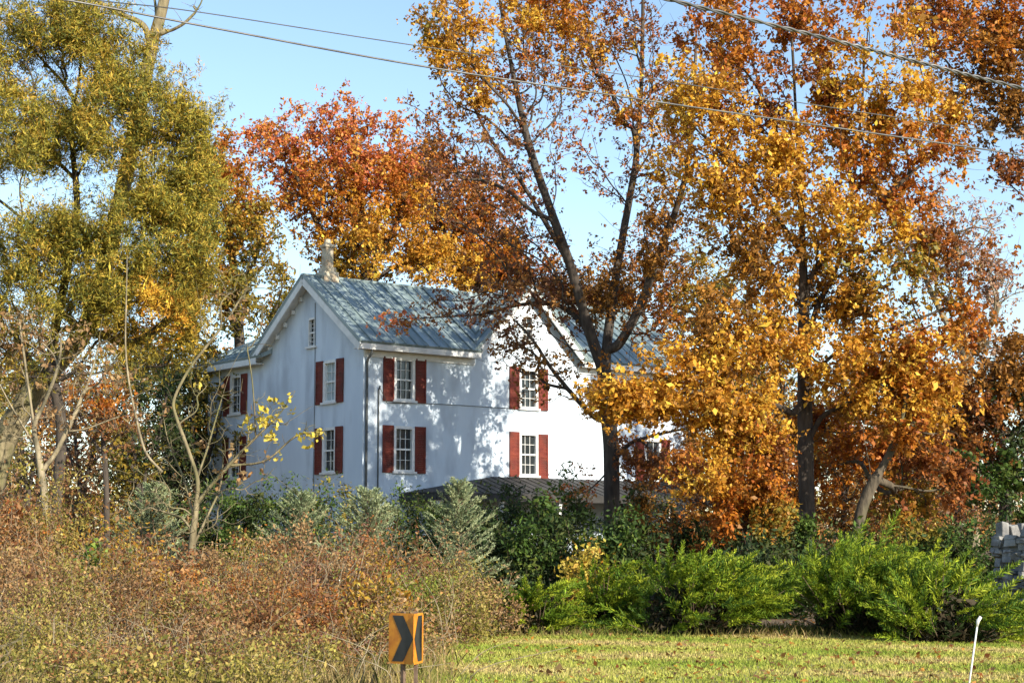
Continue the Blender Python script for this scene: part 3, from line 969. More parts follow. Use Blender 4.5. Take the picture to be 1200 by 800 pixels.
# the golden oak on the right
tree('oak_tree', 'tall straight golden-orange oak with dense leaves right of the house', 48,
     [[(946, 680), (946, 620), (943, 470), (941, 300), (936, 200, .3), (930, 80, .5), (924, -70, .5)],
      [(941, 330), (985, 285, -.6), (1030, 240, -1), (1065, 205, -1.2), (1110, 170, -1.4)],
      [(941, 300), (890, 225, -.8), (850, 185, -1.3), (815, 150, -1.6)],
      [(942, 390), (985, 300, .8), (1003, 190, 1.2), (1015, 60, 1.4), (1020, -40, 1.5)],
      [(943, 440), (1000, 400, -.8), (1060, 380, -1.4), (1110, 360, -1.6)],
      [(943, 420), (890, 370, -.9), (845, 330, -1.4), (800, 310, -1.8)],
      [(943, 490), (900, 470, -1.4), (860, 455, -2.2), (790, 462, -2.8), (730, 470, -3)], [(943, 500), (1000, 470, -1), (1050, 455, -1.6)],
      [(938, 230), (900, 130, 1), (870, 30, 1.4), (860, -40, 1.5)]],
     [(850, 40, 0, 75, 70, 2.2, 90, 1.1, 'orange'), (950, 20, 0, 100, 70, 2.4, 110, 1.1, 'orange'), (1040, 90, -1, 75, 70, 2, 90, 1.2, 'gold'),
      (1110, 40, 0, 55, 45, 1.6, 40, .6, 'orange'), (845, 165, -1, 70, 75, 2, 90, 1.2, 'gold'), (950, 160, 0, 95, 85, 2.6, 120, 1, 'gold'),
      (1055, 205, -1, 75, 60, 2, 80, 1, 'orange'), (1105, 265, -.5, 50, 55, 1.6, 45, .5, 'orange'), (865, 290, -1.6, 65, 70, 1.8, 90, 1, 'bronze'),
      (950, 290, 0, 95, 80, 2.6, 110, 1, 'gold'), (1050, 320, -1, 85, 60, 2.2, 90, 1.1, 'goldgreen'), (890, 400, -1.4, 90, 55, 2, 95, 1.3, 'gold'),
      (1015, 420, -1.4, 95, 45, 2, 95, 1.5, 'gold'), (1105, 380, -.8, 60, 40, 1.6, 45, 1, 'orange'), (845, 390, -2, 45, 45, 1.4, 50, 1, 'bronze'),
      (985, 495, 1.6, 70, 36, 1.2, 60, 1.2, 'orange'), (1055, 480, -1.2, 70, 45, 1.6, 60, 1.3, 'gold'), (870, 485, -1.6, 52, 42, 1.5, 50, 1.2, 'gold'),
      (1130, 300, -1, 60, 50, 1.5, 50, .7, 'rust'), (815, 110, -1, 45, 60, 1.6, 60, 1, 'gold'), (835, 230, -1.4, 45, 45, 1.3, 55, 1, 'gold'), (1075, 150, -1, 60, 50, 1.5, 50, 1, 'gold'), (1000, 260, -1.6, 70, 50, 1.3, 60, 1, 'gold'), (910, 200, -1.8, 60, 50, 1.2, 50, 1, 'gold'),
      (770, 470, -2.9, 75, 30, 1.0, 100, 1.5, 'gold'), (722, 466, -3, 42, 22, .8, 40, 1.5, 'gold'), (850, 480, -2.6, 60, 30, 1.2, 60, 1.3, 'gold'), (805, 425, -2.6, 50, 28, 1.0, 45, 1.2, 'gold'),
      (1010, 170, -.5, 80, 60, 2, 70, .9, 'orange'), (900, 100, 0, 80, 70, 2, 80, .9, 'rust'), (905, 340, .5, 90, 70, 2, 80, .9, 'gold'), (1000, 360, .4, 90, 60, 2, 80, 1, 'bronze'), (1130, 150, -.5, 55, 50, 1.6, 40, .7, 'bronze')],
     3200, 96000, .125, rbase=.225, rtip=.007, spread=.21, seed=12, crown_from=540, bal=.22, gap=.48)

# lower trees under it
tree('maple_tree', 'low orange-gold maple hiding the right end of the porch', 45.5,
     [[(872, 665), (874, 610), (868, 560), (864, 500), (866, 465)], [(872, 590), (836, 555, -.4), (806, 540, -.6)], [(870, 570), (905, 530, -.4), (925, 510, -.4)]],
     [(838, 555, -.6, 48, 45, 1.4, 70, .8, 'gold'), (875, 550, -.6, 48, 52, 1.5, 80, 1.1, 'orange'), (868, 505, -.3, 55, 40, 1.5, 60, 1, 'gold'),
      (840, 600, -.6, 55, 25, 1.2, 40, .8, 'orange'), (895, 600, -.4, 36, 28, 1.2, 40, 1, 'goldgreen'), (905, 545, 0, 24, 45, 1, 30, 1, 'rust'), (800, 545, -.4, 30, 25, 1, 25, .8, 'rust')],
     560, 20000, .105, rbase=.10, rtip=.007, spread=.18, seed=13, bal=.3)
tree('maple_tree', 'leaning pale-trunked tree with broken bare limb and orange leaves, right of the straight trunk', 46,
     [[(1002, 660), (1008, 605), (1020, 572), (1038, 540), (1052, 508), (1066, 450)], [(1022, 570), (1018, 540, -.4), (1012, 510, -.6), (1014, 488, -.7)],
      [(1040, 520), (1080, 490, .5), (1110, 470, .8)]],
     [(1060, 430, .5, 60, 40, 1.5, 60, 1.1, 'orange'), (1000, 540, 4.5, 60, 50, 1.2, 55, 1, 'orange'), (1062, 500, -.6, 26, 28, .6, 20, .6, 'orange'), (1090, 470, .6, 50, 45, 1.4, 50, 1, 'gold'),
      (1090, 540, 1.5, 55, 50, 1.4, 50, .9, 'rust'), (1060, 590, 2.2, 50, 35, 1.2, 40, .8, 'goldgreen')],
     420, 15000, .13, rbase=.155, rtip=.009, bark='bark_mid', spread=.22, seed=14, bal=.3)
tree('oak_tree', 'dark rusty tree overhanging the upper right corner of the view', 55,
     [[(1330, 690), (1330, 500), (1322, 300), (1310, 150), (1300, 20), (1290, -90)], [(1318, 260), (1260, 190, -.6), (1215, 175, -.8), (1180, 190, -1)],
      [(1310, 160), (1250, 90, -.6), (1190, 50, -.9), (1140, 30, -1)], [(1322, 300), (1260, 260, -.4), (1215, 240, -.6)]],
     [(1160, 30, -1, 80, 48, 1.5, 90, 1, 'orange'), (1190, 130, -1, 45, 45, 1.2, 50, .8, 'bronze'), (1090, 15, -1, 45, 35, 1.2, 35, .9, 'orange'), (1200, 70, -1, 60, 45, 1.5, 60, .9, 'bronze'), (1140, 100, -1, 40, 28, 1.1, 25, .6, 'bronze'),
      (1195, 195, -.8, 42, 32, 1, 35, .55, 'rust'), (1290, 60, 0, 90, 130, 2.4, 90, .6, 'bronze'), (1310, 270, 0, 70, 80, 1.6, 50, .6, 'rust')],
     1100, 25000, .13, rbase=.26, rtip=.009, spread=.26, seed=15, crown_from=400, bal=.22)
tree('oak_tree', 'deep brown-green tree filling the right edge behind the stone pillar', 56,
     [[(1176, 660), (1178, 600), (1174, 520), (1172, 430), (1178, 380)], [(1176, 560), (1130, 500, .4), (1110, 450, .6)], [(1175, 520), (1220, 470, .4), (1240, 420, .5)]],
     [(1175, 440, 0, 60, 55, 1.9, 80, 1, 'bronze'), (1135, 500, 0, 55, 60, 1.7, 70, 1, 'rust'), (1210, 500, 0, 60, 80, 1.9, 80, 1, 'dark'),
      (1160, 560, -.5, 70, 50, 1.7, 70, 1, 'green'), (1240, 420, 0, 50, 50, 1.6, 40, .8, 'bronze')],
     480, 17000, .15, rbase=.2, rtip=.009, spread=.26, seed=16, bal=.28)
tree('bare_tree', 'pale pinkish twiggy tree nearly bare, far behind at the right', 84,
     [[(1140, 640), (1140, 520), (1132, 420), (1125, 330), (1118, 250)], [(1135, 430), (1170, 360), (1190, 300)], [(1132, 420), (1095, 350), (1070, 290)]],
     [(1120, 290, 0, 70, 70, 3, 150, 1, 'pink'), (1165, 330, 0, 40, 60, 2.6, 80, .7, 'pink'), (1075, 260, 0, 45, 50, 2.6, 70, .9, 'pink'), (1150, 400, 0, 60, 40, 2.6, 60, 1, 'pink')],
     900, 9000, .15, rbase=.28, rtip=.014, bark='bark_pale', spread=.4, seed=17, crown_from=520)

# behind the house
tree('maple_tree', 'red-topped maple rising behind the near chimney of the house', 80,
     [[(430, 650), (432, 480), (428, 340), (424, 240), (415, 150)], [(430, 380), (380, 280), (345, 200)], [(428, 330), (465, 260), (485, 200)], [(426, 280), (395, 200), (385, 150)]],
     [(340, 185, 0, 52, 48, 2.2, 80, 1, 'red'), (405, 150, 0, 50, 36, 2, 60, 1, 'red'), (445, 190, 0, 55, 50, 2.2, 80, 1, 'red'), (385, 235, 0, 70, 50, 2.6, 90, 1.1, 'orange'),
      (440, 270, 0, 75, 60, 2.8, 110, 1.2, 'gold'), (400, 310, 0, 55, 40, 2.2, 60, 1, 'goldgreen'), (470, 230, 0, 40, 50, 2, 50, 1, 'orange'), (310, 155, 0, 22, 20, 1, 14, .6, 'red'),
      (500, 300, 0, 50, 45, 2, 50, 1, 'gold')],
     1300, 50000, .15, rbase=.34, rtip=.012, spread=.32, seed=21, crown_from=420, gap=.5)
tree('oak_tree', 'rust-orange oak showing over the roof ridge between chimney and cross gable', 88,
     [[(568, 650), (566, 480), (560, 340), (550, 240), (545, 180)], [(562, 380), (600, 300), (625, 260)], [(560, 350), (520, 270), (500, 220)]],
     [(520, 230, 0, 55, 60, 2.5, 80, 1, 'orange'), (565, 250, 0, 60, 60, 2.6, 90, 1, 'orange'), (545, 310, 0, 75, 45, 2.8, 90, 1.2, 'gold'), (605, 305, 0, 50, 40, 2.2, 60, 1, 'orange'),
      (620, 345, 0, 60, 40, 2.2, 50, 1, 'bronze'), (500, 185, 0, 35, 35, 1.6, 25, .7, 'rust')],
     1000, 44000, .155, rbase=.32, rtip=.012, spread=.34, seed=22, crown_from=420)
tree('oak_tree', 'bronze oak half hidden behind the right end of the house', 86,
     [[(748, 650), (748, 480), (752, 400), (756, 330), (758, 260)], [(750, 420), (700, 350), (680, 310)], [(752, 400), (800, 340), (820, 300)]],
     [(700, 345, 0, 60, 38, 2.4, 60, .8, 'bronze'), (760, 310, 0, 55, 60, 2.4, 60, .6, 'rust'), (820, 340, 0, 60, 60, 2.4, 70, .9, 'goldgreen'), (800, 430, 0, 70, 50, 2.4, 70, 1, 'orange'),
      (880, 430, 0, 60, 80, 2.4, 60, 1, 'bronze')],
     800, 26000, .16, rbase=.3, rtip=.012, spread=.4, seed=23, crown_from=470)
tree('maple_tree', 'green-gold maple behind the rear ell at the left of the house', 76,
     [[(284, 650), (286, 540), (282, 430), (276, 330), (262, 230)], [(284, 440), (320, 370), (335, 320)], [(280, 380), (235, 320), (210, 280)]],
     [(232, 265, 0, 55, 70, 2.4, 90, 1, 'goldgreen'), (285, 275, 0, 48, 55, 2.2, 80, 1, 'goldgreen'), (300, 345, 0, 55, 45, 2.4, 80, 1, 'olive'), (225, 350, 0, 60, 50, 2.4, 80, 1, 'gold'),
      (255, 190, 0, 34, 42, 1.6, 45, .9, 'orange'), (220, 430, 0, 50, 50, 2, 60, .9, 'olive'), (165, 400, 0, 50, 60, 2, 50, .8, 'gold'), (295, 225, 0, 25, 30, 1.4, 20, .7, 'orange')],
     1000, 44000, .145, rbase=.3, rtip=.012, spread=.38, seed=24, crown_from=500)
tree('yew_tree', 'dark green evergreen standing left of the rear ell', 70,
     [[(205, 650), (206, 560), (204, 470), (204, 420)]],
     [(205, 470, 0, 42, 50, 1.5, 60, 1, 'green'), (200, 540, 0, 50, 45, 1.6, 70, 1, 'dark'), (150, 560, 0, 45, 40, 1.6, 50, 1, 'dark'), (232, 520, 0, 20, 60, .9, 40, 1, 'dark')],
     330, 11000, .17, aspect=.4, mat='needle', rbase=.22, rtip=.012, spread=.26, seed=25)
tree('maple_tree', 'small orange-leaved tree between the leaning trunk and the sapling', 60,
     [[(126, 650), (124, 560), (118, 490), (112, 450)], [(122, 540), (90, 480), (75, 460)]],
     [(112, 465, 0, 42, 30, 1.4, 50, 1, 'orange'), (140, 500, 0, 40, 30, 1.4, 40, .7, 'bramble'), (80, 500, 0, 45, 30, 1.4, 40, .6, 'bronze')],
     300, 3200, .11, rbase=.10, rtip=.008, bark='bark_dark', spread=.28, seed=26)

# left: the feathery olive cedar and the dead-topped leaning trunk
tree('cedar_tree', 'tall feathery olive-yellow cedar filling the upper left corner', 41,
     [[(74, 690), (66, 600), (72, 500), (60, 420), (78, 320), (90, 240), (84, 150), (96, 60), (86, -70)], [(82, 400), (150, 340, -.4), (200, 300, -.8)], [(90, 300), (160, 230, -.6), (220, 160, -1)],
      [(90, 320), (30, 260, -.4), (-20, 220, -.6)], [(95, 180), (150, 120, -.4), (200, 110, -.6)], [(94, 120), (40, 60, -.4), (0, 20, -.6)]],
     [(30, 40, -.5, 70, 75, 1.5, 130, 1, 'cedar'), (112, 55, -.5, 62, 60, 1.4, 110, 1, 'cedar'), (-30, 150, 0, 60, 90, 1.6, 80, 1, 'cedar'), (55, 165, -.9, 75, 75, 1.6, 150, 1.1, 'cedar'),
      (170, 150, -.9, 76, 66, 1.5, 150, 1.1, 'cedar'), (222, 140, -.8, 34, 44, 1, 55, 1, 'cedar'), (205, 225, -.9, 58, 58, 1.3, 110, 1.1, 'cedar'), (120, 245, -.9, 80, 55, 1.3, 120, 1, 'cedar'),
      (30, 270, -.6, 65, 55, 1.4, 90, 1, 'cedar'), (160, 315, -.8, 75, 50, 1.4, 120, 1.1, 'cedar'), (235, 290, -.6, 26, 50, .9, 50, 1, 'cedar'), (70, 340, -.4, 75, 40, 1.3, 75, .8, 'cedar'),
      (190, 365, -.6, 50, 38, 1.1, 60, 1, 'gold'), (150, 95, -.9, 60, 36, 1, 60, 1, 'cedar'), (30, 400, .2, 60, 30, 1.2, 40, .25, 'bronze'), (100, 130, -1.2, 60, 45, .9, 60, 1, 'cedar'),
      (90, 200, -1.3, 60, 45, .9, 60, 1, 'cedar'), (140, 380, -.5, 60, 25, 1, 45, .8, 'olive'), (60, 100, -1.3, 60, 50, .8, 60, 1, 'cedar'), (0, 225, -.8, 60, 60, 1, 60, 1, 'cedar'), (-10, 60, -.6, 50, 70, 1, 50, 1, 'cedar'), (240, 215, -.8, 26, 50, .9, 45, 1, 'cedar'), (225, 330, -.6, 35, 40, .9, 45, 1, 'olive'),
      (60, 290, -1.2, 60, 45, .8, 55, .9, 'cedar'), (10, 345, -.8, 45, 40, 1, 40, .8, 'olive'), (50, 375, -.8, 65, 38, 1, 60, .9, 'cedar'), (125, 350, -.9, 60, 40, 1, 60, .9, 'cedar'), (215, 385, -.6, 35, 38, .9, 40, .9, 'olive'), (150, 430, -.5, 60, 30, .9, 40, .6, 'olive'), (20, 440, -.5, 50, 40, .9, 40, .5, 'olive'), (70, 30, -1.3, 50, 40, .7, 45, 1, 'cedar')],
     3000, 260000, .105, aspect=.20, mat='needle', ros=10, rbase=.13, rtip=.007, bark='bark_dark', spread=.20, seed=31, crown_from=470, gap=.30, droop=-.2, mix=.5, jit=.22, wild=.8)
tree('dead_tree', 'leaning grey trunk with a dead broken top above the olive cedar', 41.8,
     [[(-22, 640), (4, 520), (50, 444), (96, 392), (118, 330), (142, 230), (166, 110), (178, 55), (190, 10), (203, -50)],
      [(177, 58), (168, 30, -.1), (140, 16, -.2), (112, 0, -.3), (70, -30, -.4)], [(180, 45), (183, 15, .1), (176, -30, .2)],
      [(96, 392), (84, 376, -.1), (72, 366, -.15)], [(100, 385), (150, 402, -.3), (185, 385, -.5), (225, 345, -.7), (262, 300, -.9)],
      [(190, 40), (215, 28, -.2), (235, 5, -.3), (240, -20, -.3)], [(50, 444), (20, 400, .4), (5, 350, .6)]],
     [(120, 10, -.2, 60, 22, .5, 14, 0, 'tan'), (225, 10, -.2, 25, 22, .4, 10, 0, 'tan'), (235, 345, -.7, 55, 45, .7, 50, .2, 'tan'), (30, 370, .4, 50, 60, .8, 60, .2, 'tan'), (40, 440, .2, 60, 40, .8, 60, .2, 'tan')],
     340, 350, .09, floor={0: (.30, .12), 1: (.085, .035), 2: (.05, .02), 3: (.11, .09), 4: (.065, .02), 5: (.035, .012)}, rbase=.30, rtip=.007, bark='bark_tan', spread=.15, seed=32, crown_from=460, bal=.18)

tree('bare_tree', 'leafless grey twiggy tree under the cedar at the left edge', 38,
     [[(58, 665), (52, 580), (40, 500), (30, 430), (22, 370)], [(50, 560), (90, 480), (112, 420), (120, 370)], [(46, 530), (10, 470), (-15, 420)], [(40, 500), (68, 430), (72, 380)]],
     [(20, 400, 0, 55, 55, 1.2, 130, 1, 'tan'), (90, 420, 0, 55, 55, 1.2, 130, 1, 'tan'), (50, 480, 0, 80, 55, 1.3, 140, 1, 'tan'), (140, 450, 0, 50, 50, 1.2, 90, 1, 'tan')],
     560, 900, .09, rbase=.085, rtip=.006, bark='bark_pale', spread=.12, seed=34, crown_from=600, bal=.25, gap=.1)

# the bare pale sapling with a few yellow leaves
tree('sapling', 'pale bare sapling with a few yellow leaves before the gable end', 33,
     [[(222, 700), (225, 640), (230, 590), (231, 560), (218, 520), (207, 490), (204, 468), (222, 432), (245, 402), (265, 376), (290, 338), (318, 305), (345, 288)],
      [(204, 475), (196, 455), (182, 446), (176, 430)], [(231, 560), (243, 525, .2), (256, 480, .4), (272, 430, .6), (290, 400, .7)],
      [(229, 590), (268, 545, -.2), (300, 512, -.3), (325, 488, -.4), (346, 458, -.5)], [(300, 512), (296, 450, -.3), (290, 408, -.3), (288, 380, -.3)], [(290, 408), (305, 403, -.35), (320, 406, -.4)],
      [(228, 610), (215, 560, .3), (198, 520, .4), (190, 480, .5)], [(268, 545), (310, 540, -.3), (345, 512, -.4), (372, 505, -.5)],
      [(226, 640), (245, 600, .2), (258, 570, .3), (262, 530, .3)], [(245, 402), (235, 370, .2), (240, 340, .3)]],
     [(310, 490, -.4, 45, 35, .5, 26, 1.2, 'yellow'), (250, 500, .2, 55, 70, .5, 60, .2, 'tan'), (280, 350, 0, 55, 45, .6, 40, .12, 'tan'), (235, 610, 0, 60, 60, .6, 70, .1, 'tan'), (170, 580, .3, 40, 60, .5, 30, .1, 'tan'), (365, 508, -.5, 20, 14, .2, 10, 1.6, 'yellow'),
      (230, 460, .2, 16, 30, .3, 10, .8, 'yellow'), (300, 560, -.2, 50, 40, .5, 30, .25, 'tan'), (200, 560, .2, 40, 50, .5, 30, .1, 'tan')],
     1000, 360, .11, rbase=.075, rtip=.005, bark='bark_tan', spread=.11, seed=33, crown_from=640, bal=.2, group=None)
mid = [(28, 62, 360, 'tan', 'brambleolive', 'tan twiggy tree low behind the leaning trunk'), (92, 68, 385, 'tan', 'purple', 'dull purplish twiggy tree behind the small orange-leaved tree'),
       (160, 64, 395, 'dark', 'olive', 'dark olive tree left of the dark evergreen'), (230, 68, 380, 'olive', 'dark', 'olive tree close beside the left wall of the rear ell'),
       (-15, 58, 420, 'brambleolive', 'tan', 'tan-olive tree cut by the left edge of the view'),
       (985, 66, 420, 'orange', 'bronze', 'orange tree behind the straight golden oak, left of the leaning trunk'), (1065, 62, 455, 'bronze', 'rust', 'bronze tree behind the leaning trunk'),
       (918, 64, 405, 'goldgreen', 'orange', 'gold-green tree glimpsed just left of the straight trunk'), (845, 70, 420, 'orange', 'bronze', 'orange tree beyond the right end of the house'),
       (1120, 66, 430, 'rust', 'purple', 'dark rusty tree left of the deep brown-green tree')]
for i, (px, Y, top, pa, pb, lab) in enumerate(mid):
    h = 650 - top
    tree('maple_tree', lab, Y, [[(px, 655), (px + 4, 590), (px - 4, top + h * .45), (px + 5, top + 15)], [(px + 3, 580), (px + 28, top + h * .4), (px + 38, top + h * .2)], [(px, 560), (px - 26, top + h * .4), (px - 34, top + h * .22)]],
         [(px, top + h * .22, 0, 44, h * .22, 2, 90, .8, pa), (px - 26, top + h * .42, 0, 38, h * .22, 1.8, 70, .8, pb), (px + 26, top + h * .45, 0, 38, h * .24, 1.8, 70, .8, pa),
          (px, top + h * .72, 0, 52, h * .22, 1.8, 80, 1, pb)],
         700, 3600 if px < 120 else 8500, .12, rbase=.13, rtip=.010, bark='bark_dark', spread=.26, seed=140 + i, group='small trees in the middle distance', crown_from=630)

vn = MB()
vp = [P(x, y, 36) for x, y in ((149, 300), (148, 350), (147, 400), (150, 440), (158, 482), (170, 528), (190, 553))]
vine = empty('hanging_vine', vp[-1], 'pale bare vine hanging in a long curve left of the sapling', 'vine')
vn.tube(smooth_line(np.array(vp) - vp[-1], 6), np.linspace(.012, .03, 37), 6)
vn.build('stem', M['bark_pale'], vine, smooth=True)

# far woods, each tree on its own
far = [(-60, 118, 330, 'tan', 'hazy tan tree at the far left edge'), (20, 122, 345, 'pink', 'pinkish bare far tree behind the leaning trunk'),
       (75, 128, 400, 'bramble', 'low brown far tree left of the small orange-leaved tree'), (150, 120, 370, 'tan', 'tan far tree seen through the branches left of the sapling'),
       (235, 126, 400, 'bronze', 'brown far tree close to the left wall of the rear ell'), (350, 130, 300, 'bronze', 'brown far tree glimpsed left of the chimney'),
       (640, 128, 330, 'rust', 'rusty far tree behind the cross gable'), (790, 124, 370, 'bramble', 'brown far tree behind the right end of the roof'),
       (905, 122, 380, 'rust', 'rusty far tree low behind the straight golden oak'), (1010, 126, 400, 'bramble', 'brown far tree low between the straight trunk and the leaning trunk'),
       (1090, 118, 420, 'pink', 'pinkish far tree low behind the leaning pale trunk'), (1215, 122, 400, 'tan', 'tan far tree at the far right edge')]
for i, (px, Y, top, pal, lab) in enumerate(far):
    h = 640 - top
    tree('bare_tree', lab, Y, [[(px, 648), (px + 2, 560), (px - 3, top + h * .4), (px + 2, top + 10)]],
         [(px, top + h * .28, 0, 42, h * .28, 3.2, 80, 1, pal), (px - 18, top + h * .55, 0, 45, h * .25, 3, 60, 1, pal), (px + 20, top + h * .6, 0, 45, h * .25, 3, 60, 1, pal),
          (px, top + h * .85, 0, 58, h * .14, 3, 50, 1.4, 'bramble')],
         420, 5200, .30, rbase=.28, rtip=.02, bark='bark_grey', spread=.55, seed=40 + i, group='far trees beyond the house', crown_from=600)

def undergrowth():
    g = np.random.default_rng(66)
    n = 42000
    x = g.uniform(-50, 60, n); y = g.uniform(92, 112, n)
    top = 3.2 + 1.4 * np.sin(x * .35) + .9 * np.sin(x * .9 + 1) + .6 * np.sin(x * 2.3)
    pos = np.column_stack([x, y, gz(x, y) + np.maximum(top, 1) * g.random(n)])
    V = make_leaves(pos, .36, .6, g)
    nd = ((x + 50) * 1.3).astype(int)
    pi = g.choice([PALN.index(p) for p in ('bramble', 'tan', 'bronze', 'dark', 'olive')], n, p=(.35, .15, .2, .15, .15))
    o = mesh_np('far_undergrowth', V, [np.arange(len(V)).reshape(-1, 4)], M['leaf'], cols=np.repeat(leaf_cols(pi, nd, g), 4, 0))
    tag(o, 'brown undergrowth of the far wood beyond the house', 'undergrowth', kind='stuff')


undergrowth()

# ------------------------------------------------------------------ shrubs
# dark evergreens at the foot of the porch
hedge = [(265, 56, 1.6, .9, 2.9, ('green', 'dark'), 'green grassy shrub below the middle of the gable wall'),
         (318, 55.5, 1.7, .9, 2.8, ('green', 'dark'), 'dark green grassy shrub between the left two spruces'),
         (392, 55, 1.6, .9, 2.9, ('green', 'dark', 'olive'), 'tall grassy shrub below the lower gable window'),
         (470, 55.5, 1.6, 1.0, 2.4, ('green', 'dark'), 'tall green grassy shrub under the corner of the house'),
         (578, 41, 1.2, .8, 2.25, ('dark',), 'very dark shrub right of the largest spruce'),
         (642, 40, 1.3, .8, 2.1, ('dark', 'green'), 'dark green shrub behind the low left juniper'),
         (735, 38.5, 1.2, .8, 1.85, ('dark', 'green'), 'dark shrub between the golden-leaved shrub and the broad juniper'),
         (880, 37.5, 1.3, .8, 1.9, ('dark',), 'dark shrub filling the gap between the broad and the tall juniper'),
         (545, 52, 1.5, 1.0, 2.2, ('dark', 'green'), 'dark green shrub below the near end of the porch roof'),
         (600, 50, 1.6, 1.1, 2.5, ('dark',), 'dark evergreen shrub left of the forked trunk'),
         (655, 49, 1.5, 1.1, 2.3, ('dark', 'green'), 'dark evergreen shrub touching the forked trunk'),
         (760, 50, 1.5, 1.0, 1.9, ('dark', 'bronze'), 'brown-green shrub before the porch posts'),
         (830, 48, 1.6, 1.1, 1.8, ('dark', 'rust'), 'dark reddish shrub below the low orange-gold maple'),
         (905, 46, 1.5, 1.1, 1.8, ('dark', 'green'), 'dark shrub at the foot of the straight trunk'),
         (985, 43, 1.5, 1.1, 1.7, ('dark', 'green'), 'dark shrub at the foot of the leaning pale trunk'),
         (1065, 42, 1.5, 1.1, 1.9, ('green', 'olive'), 'olive-green shrub behind the right junipers'),
         (1130, 41, 1.3, 1.0, 2.1, ('dark', 'green'), 'dark green shrub just left of the stone pillar'),
         (1215, 43, 1.4, 1.0, 2.6, ('dark', 'green'), 'dark green shrub behind the stone pillar')]
for i, (px, Y, rx, ry, h, pal, lab) in enumerate(hedge):
    bush('evergreen_shrub', lab, px, Y, rx, ry, h * (1.25 if 620 < px < 880 else 1), 170, 7500, .12, pal, 100 + i, aspect=.42, mat='needle', spread=.14, group='dark shrubs below the house')
bush('golden_shrub', 'small golden-leaved shrub behind the left junipers', 690, 38, .8, .6, 1.7, 90, 1900, .11, ('yellow', 'goldgreen', 'olive'), 130, palw=(.3, .4, .3), spread=.14)
bush('leafy_shrub', 'bright lime-green leafy shrub in the left thicket', 112, 31, .62, .5, 1.75, 70, 2000, .13, ('lime', 'lime', 'green'), 131, spread=.12)
bush('rusty_shrub', 'reddish-brown shrub at the left edge of the thicket', 28, 34, 1.2, .8, 2.5, 120, 3600, .10, ('rust', 'red', 'bramble'), 132, palw=(.5, .15, .35), spread=.16)
bush('olive_shrub', 'olive shrub below the leaning trunk', 66, 36, .9, .7, 2.6, 100, 3000, .10, ('olive', 'goldgreen'), 133, spread=.16, aspect=.3, mat='needle')

spruce('small spruce left of the bare sapling, half sunk in brambles', 182, 36, 2.85, 1.3, 51)
spruce('spruce below the gable end windows, its tip against white wall', 352, 37.5, 2.7, 1.3, 52)
spruce('broad spruce below the corner downspout of the house', 432, 36.6, 2.75, 1.5, 53)
spruce('largest spruce, left of the porch roof, with a sharp tip', 538, 35.5, 2.95, 1.2, 54)

juniper('low juniper at the left end of the row, beside the brambles', 628, 30.8, .62, .5, 1.3, 260, 61)
juniper('shaded juniper between the low left one and the broad bright one', 712, 32.4, .60, .5, 1.4, 250, 62)
juniper('broad bright green juniper in the middle of the row', 815, 30.7, 1.32, .9, 1.6, 640, 63)
juniper('tall bright juniper in front of the straight trunk', 1006, 31.1, 1.12, .9, 1.85, 600, 64)
juniper('juniper nearest the stone pillar, at the right end of the row', 1104, 29.3, 1.12, .95, 1.42, 620, 65)

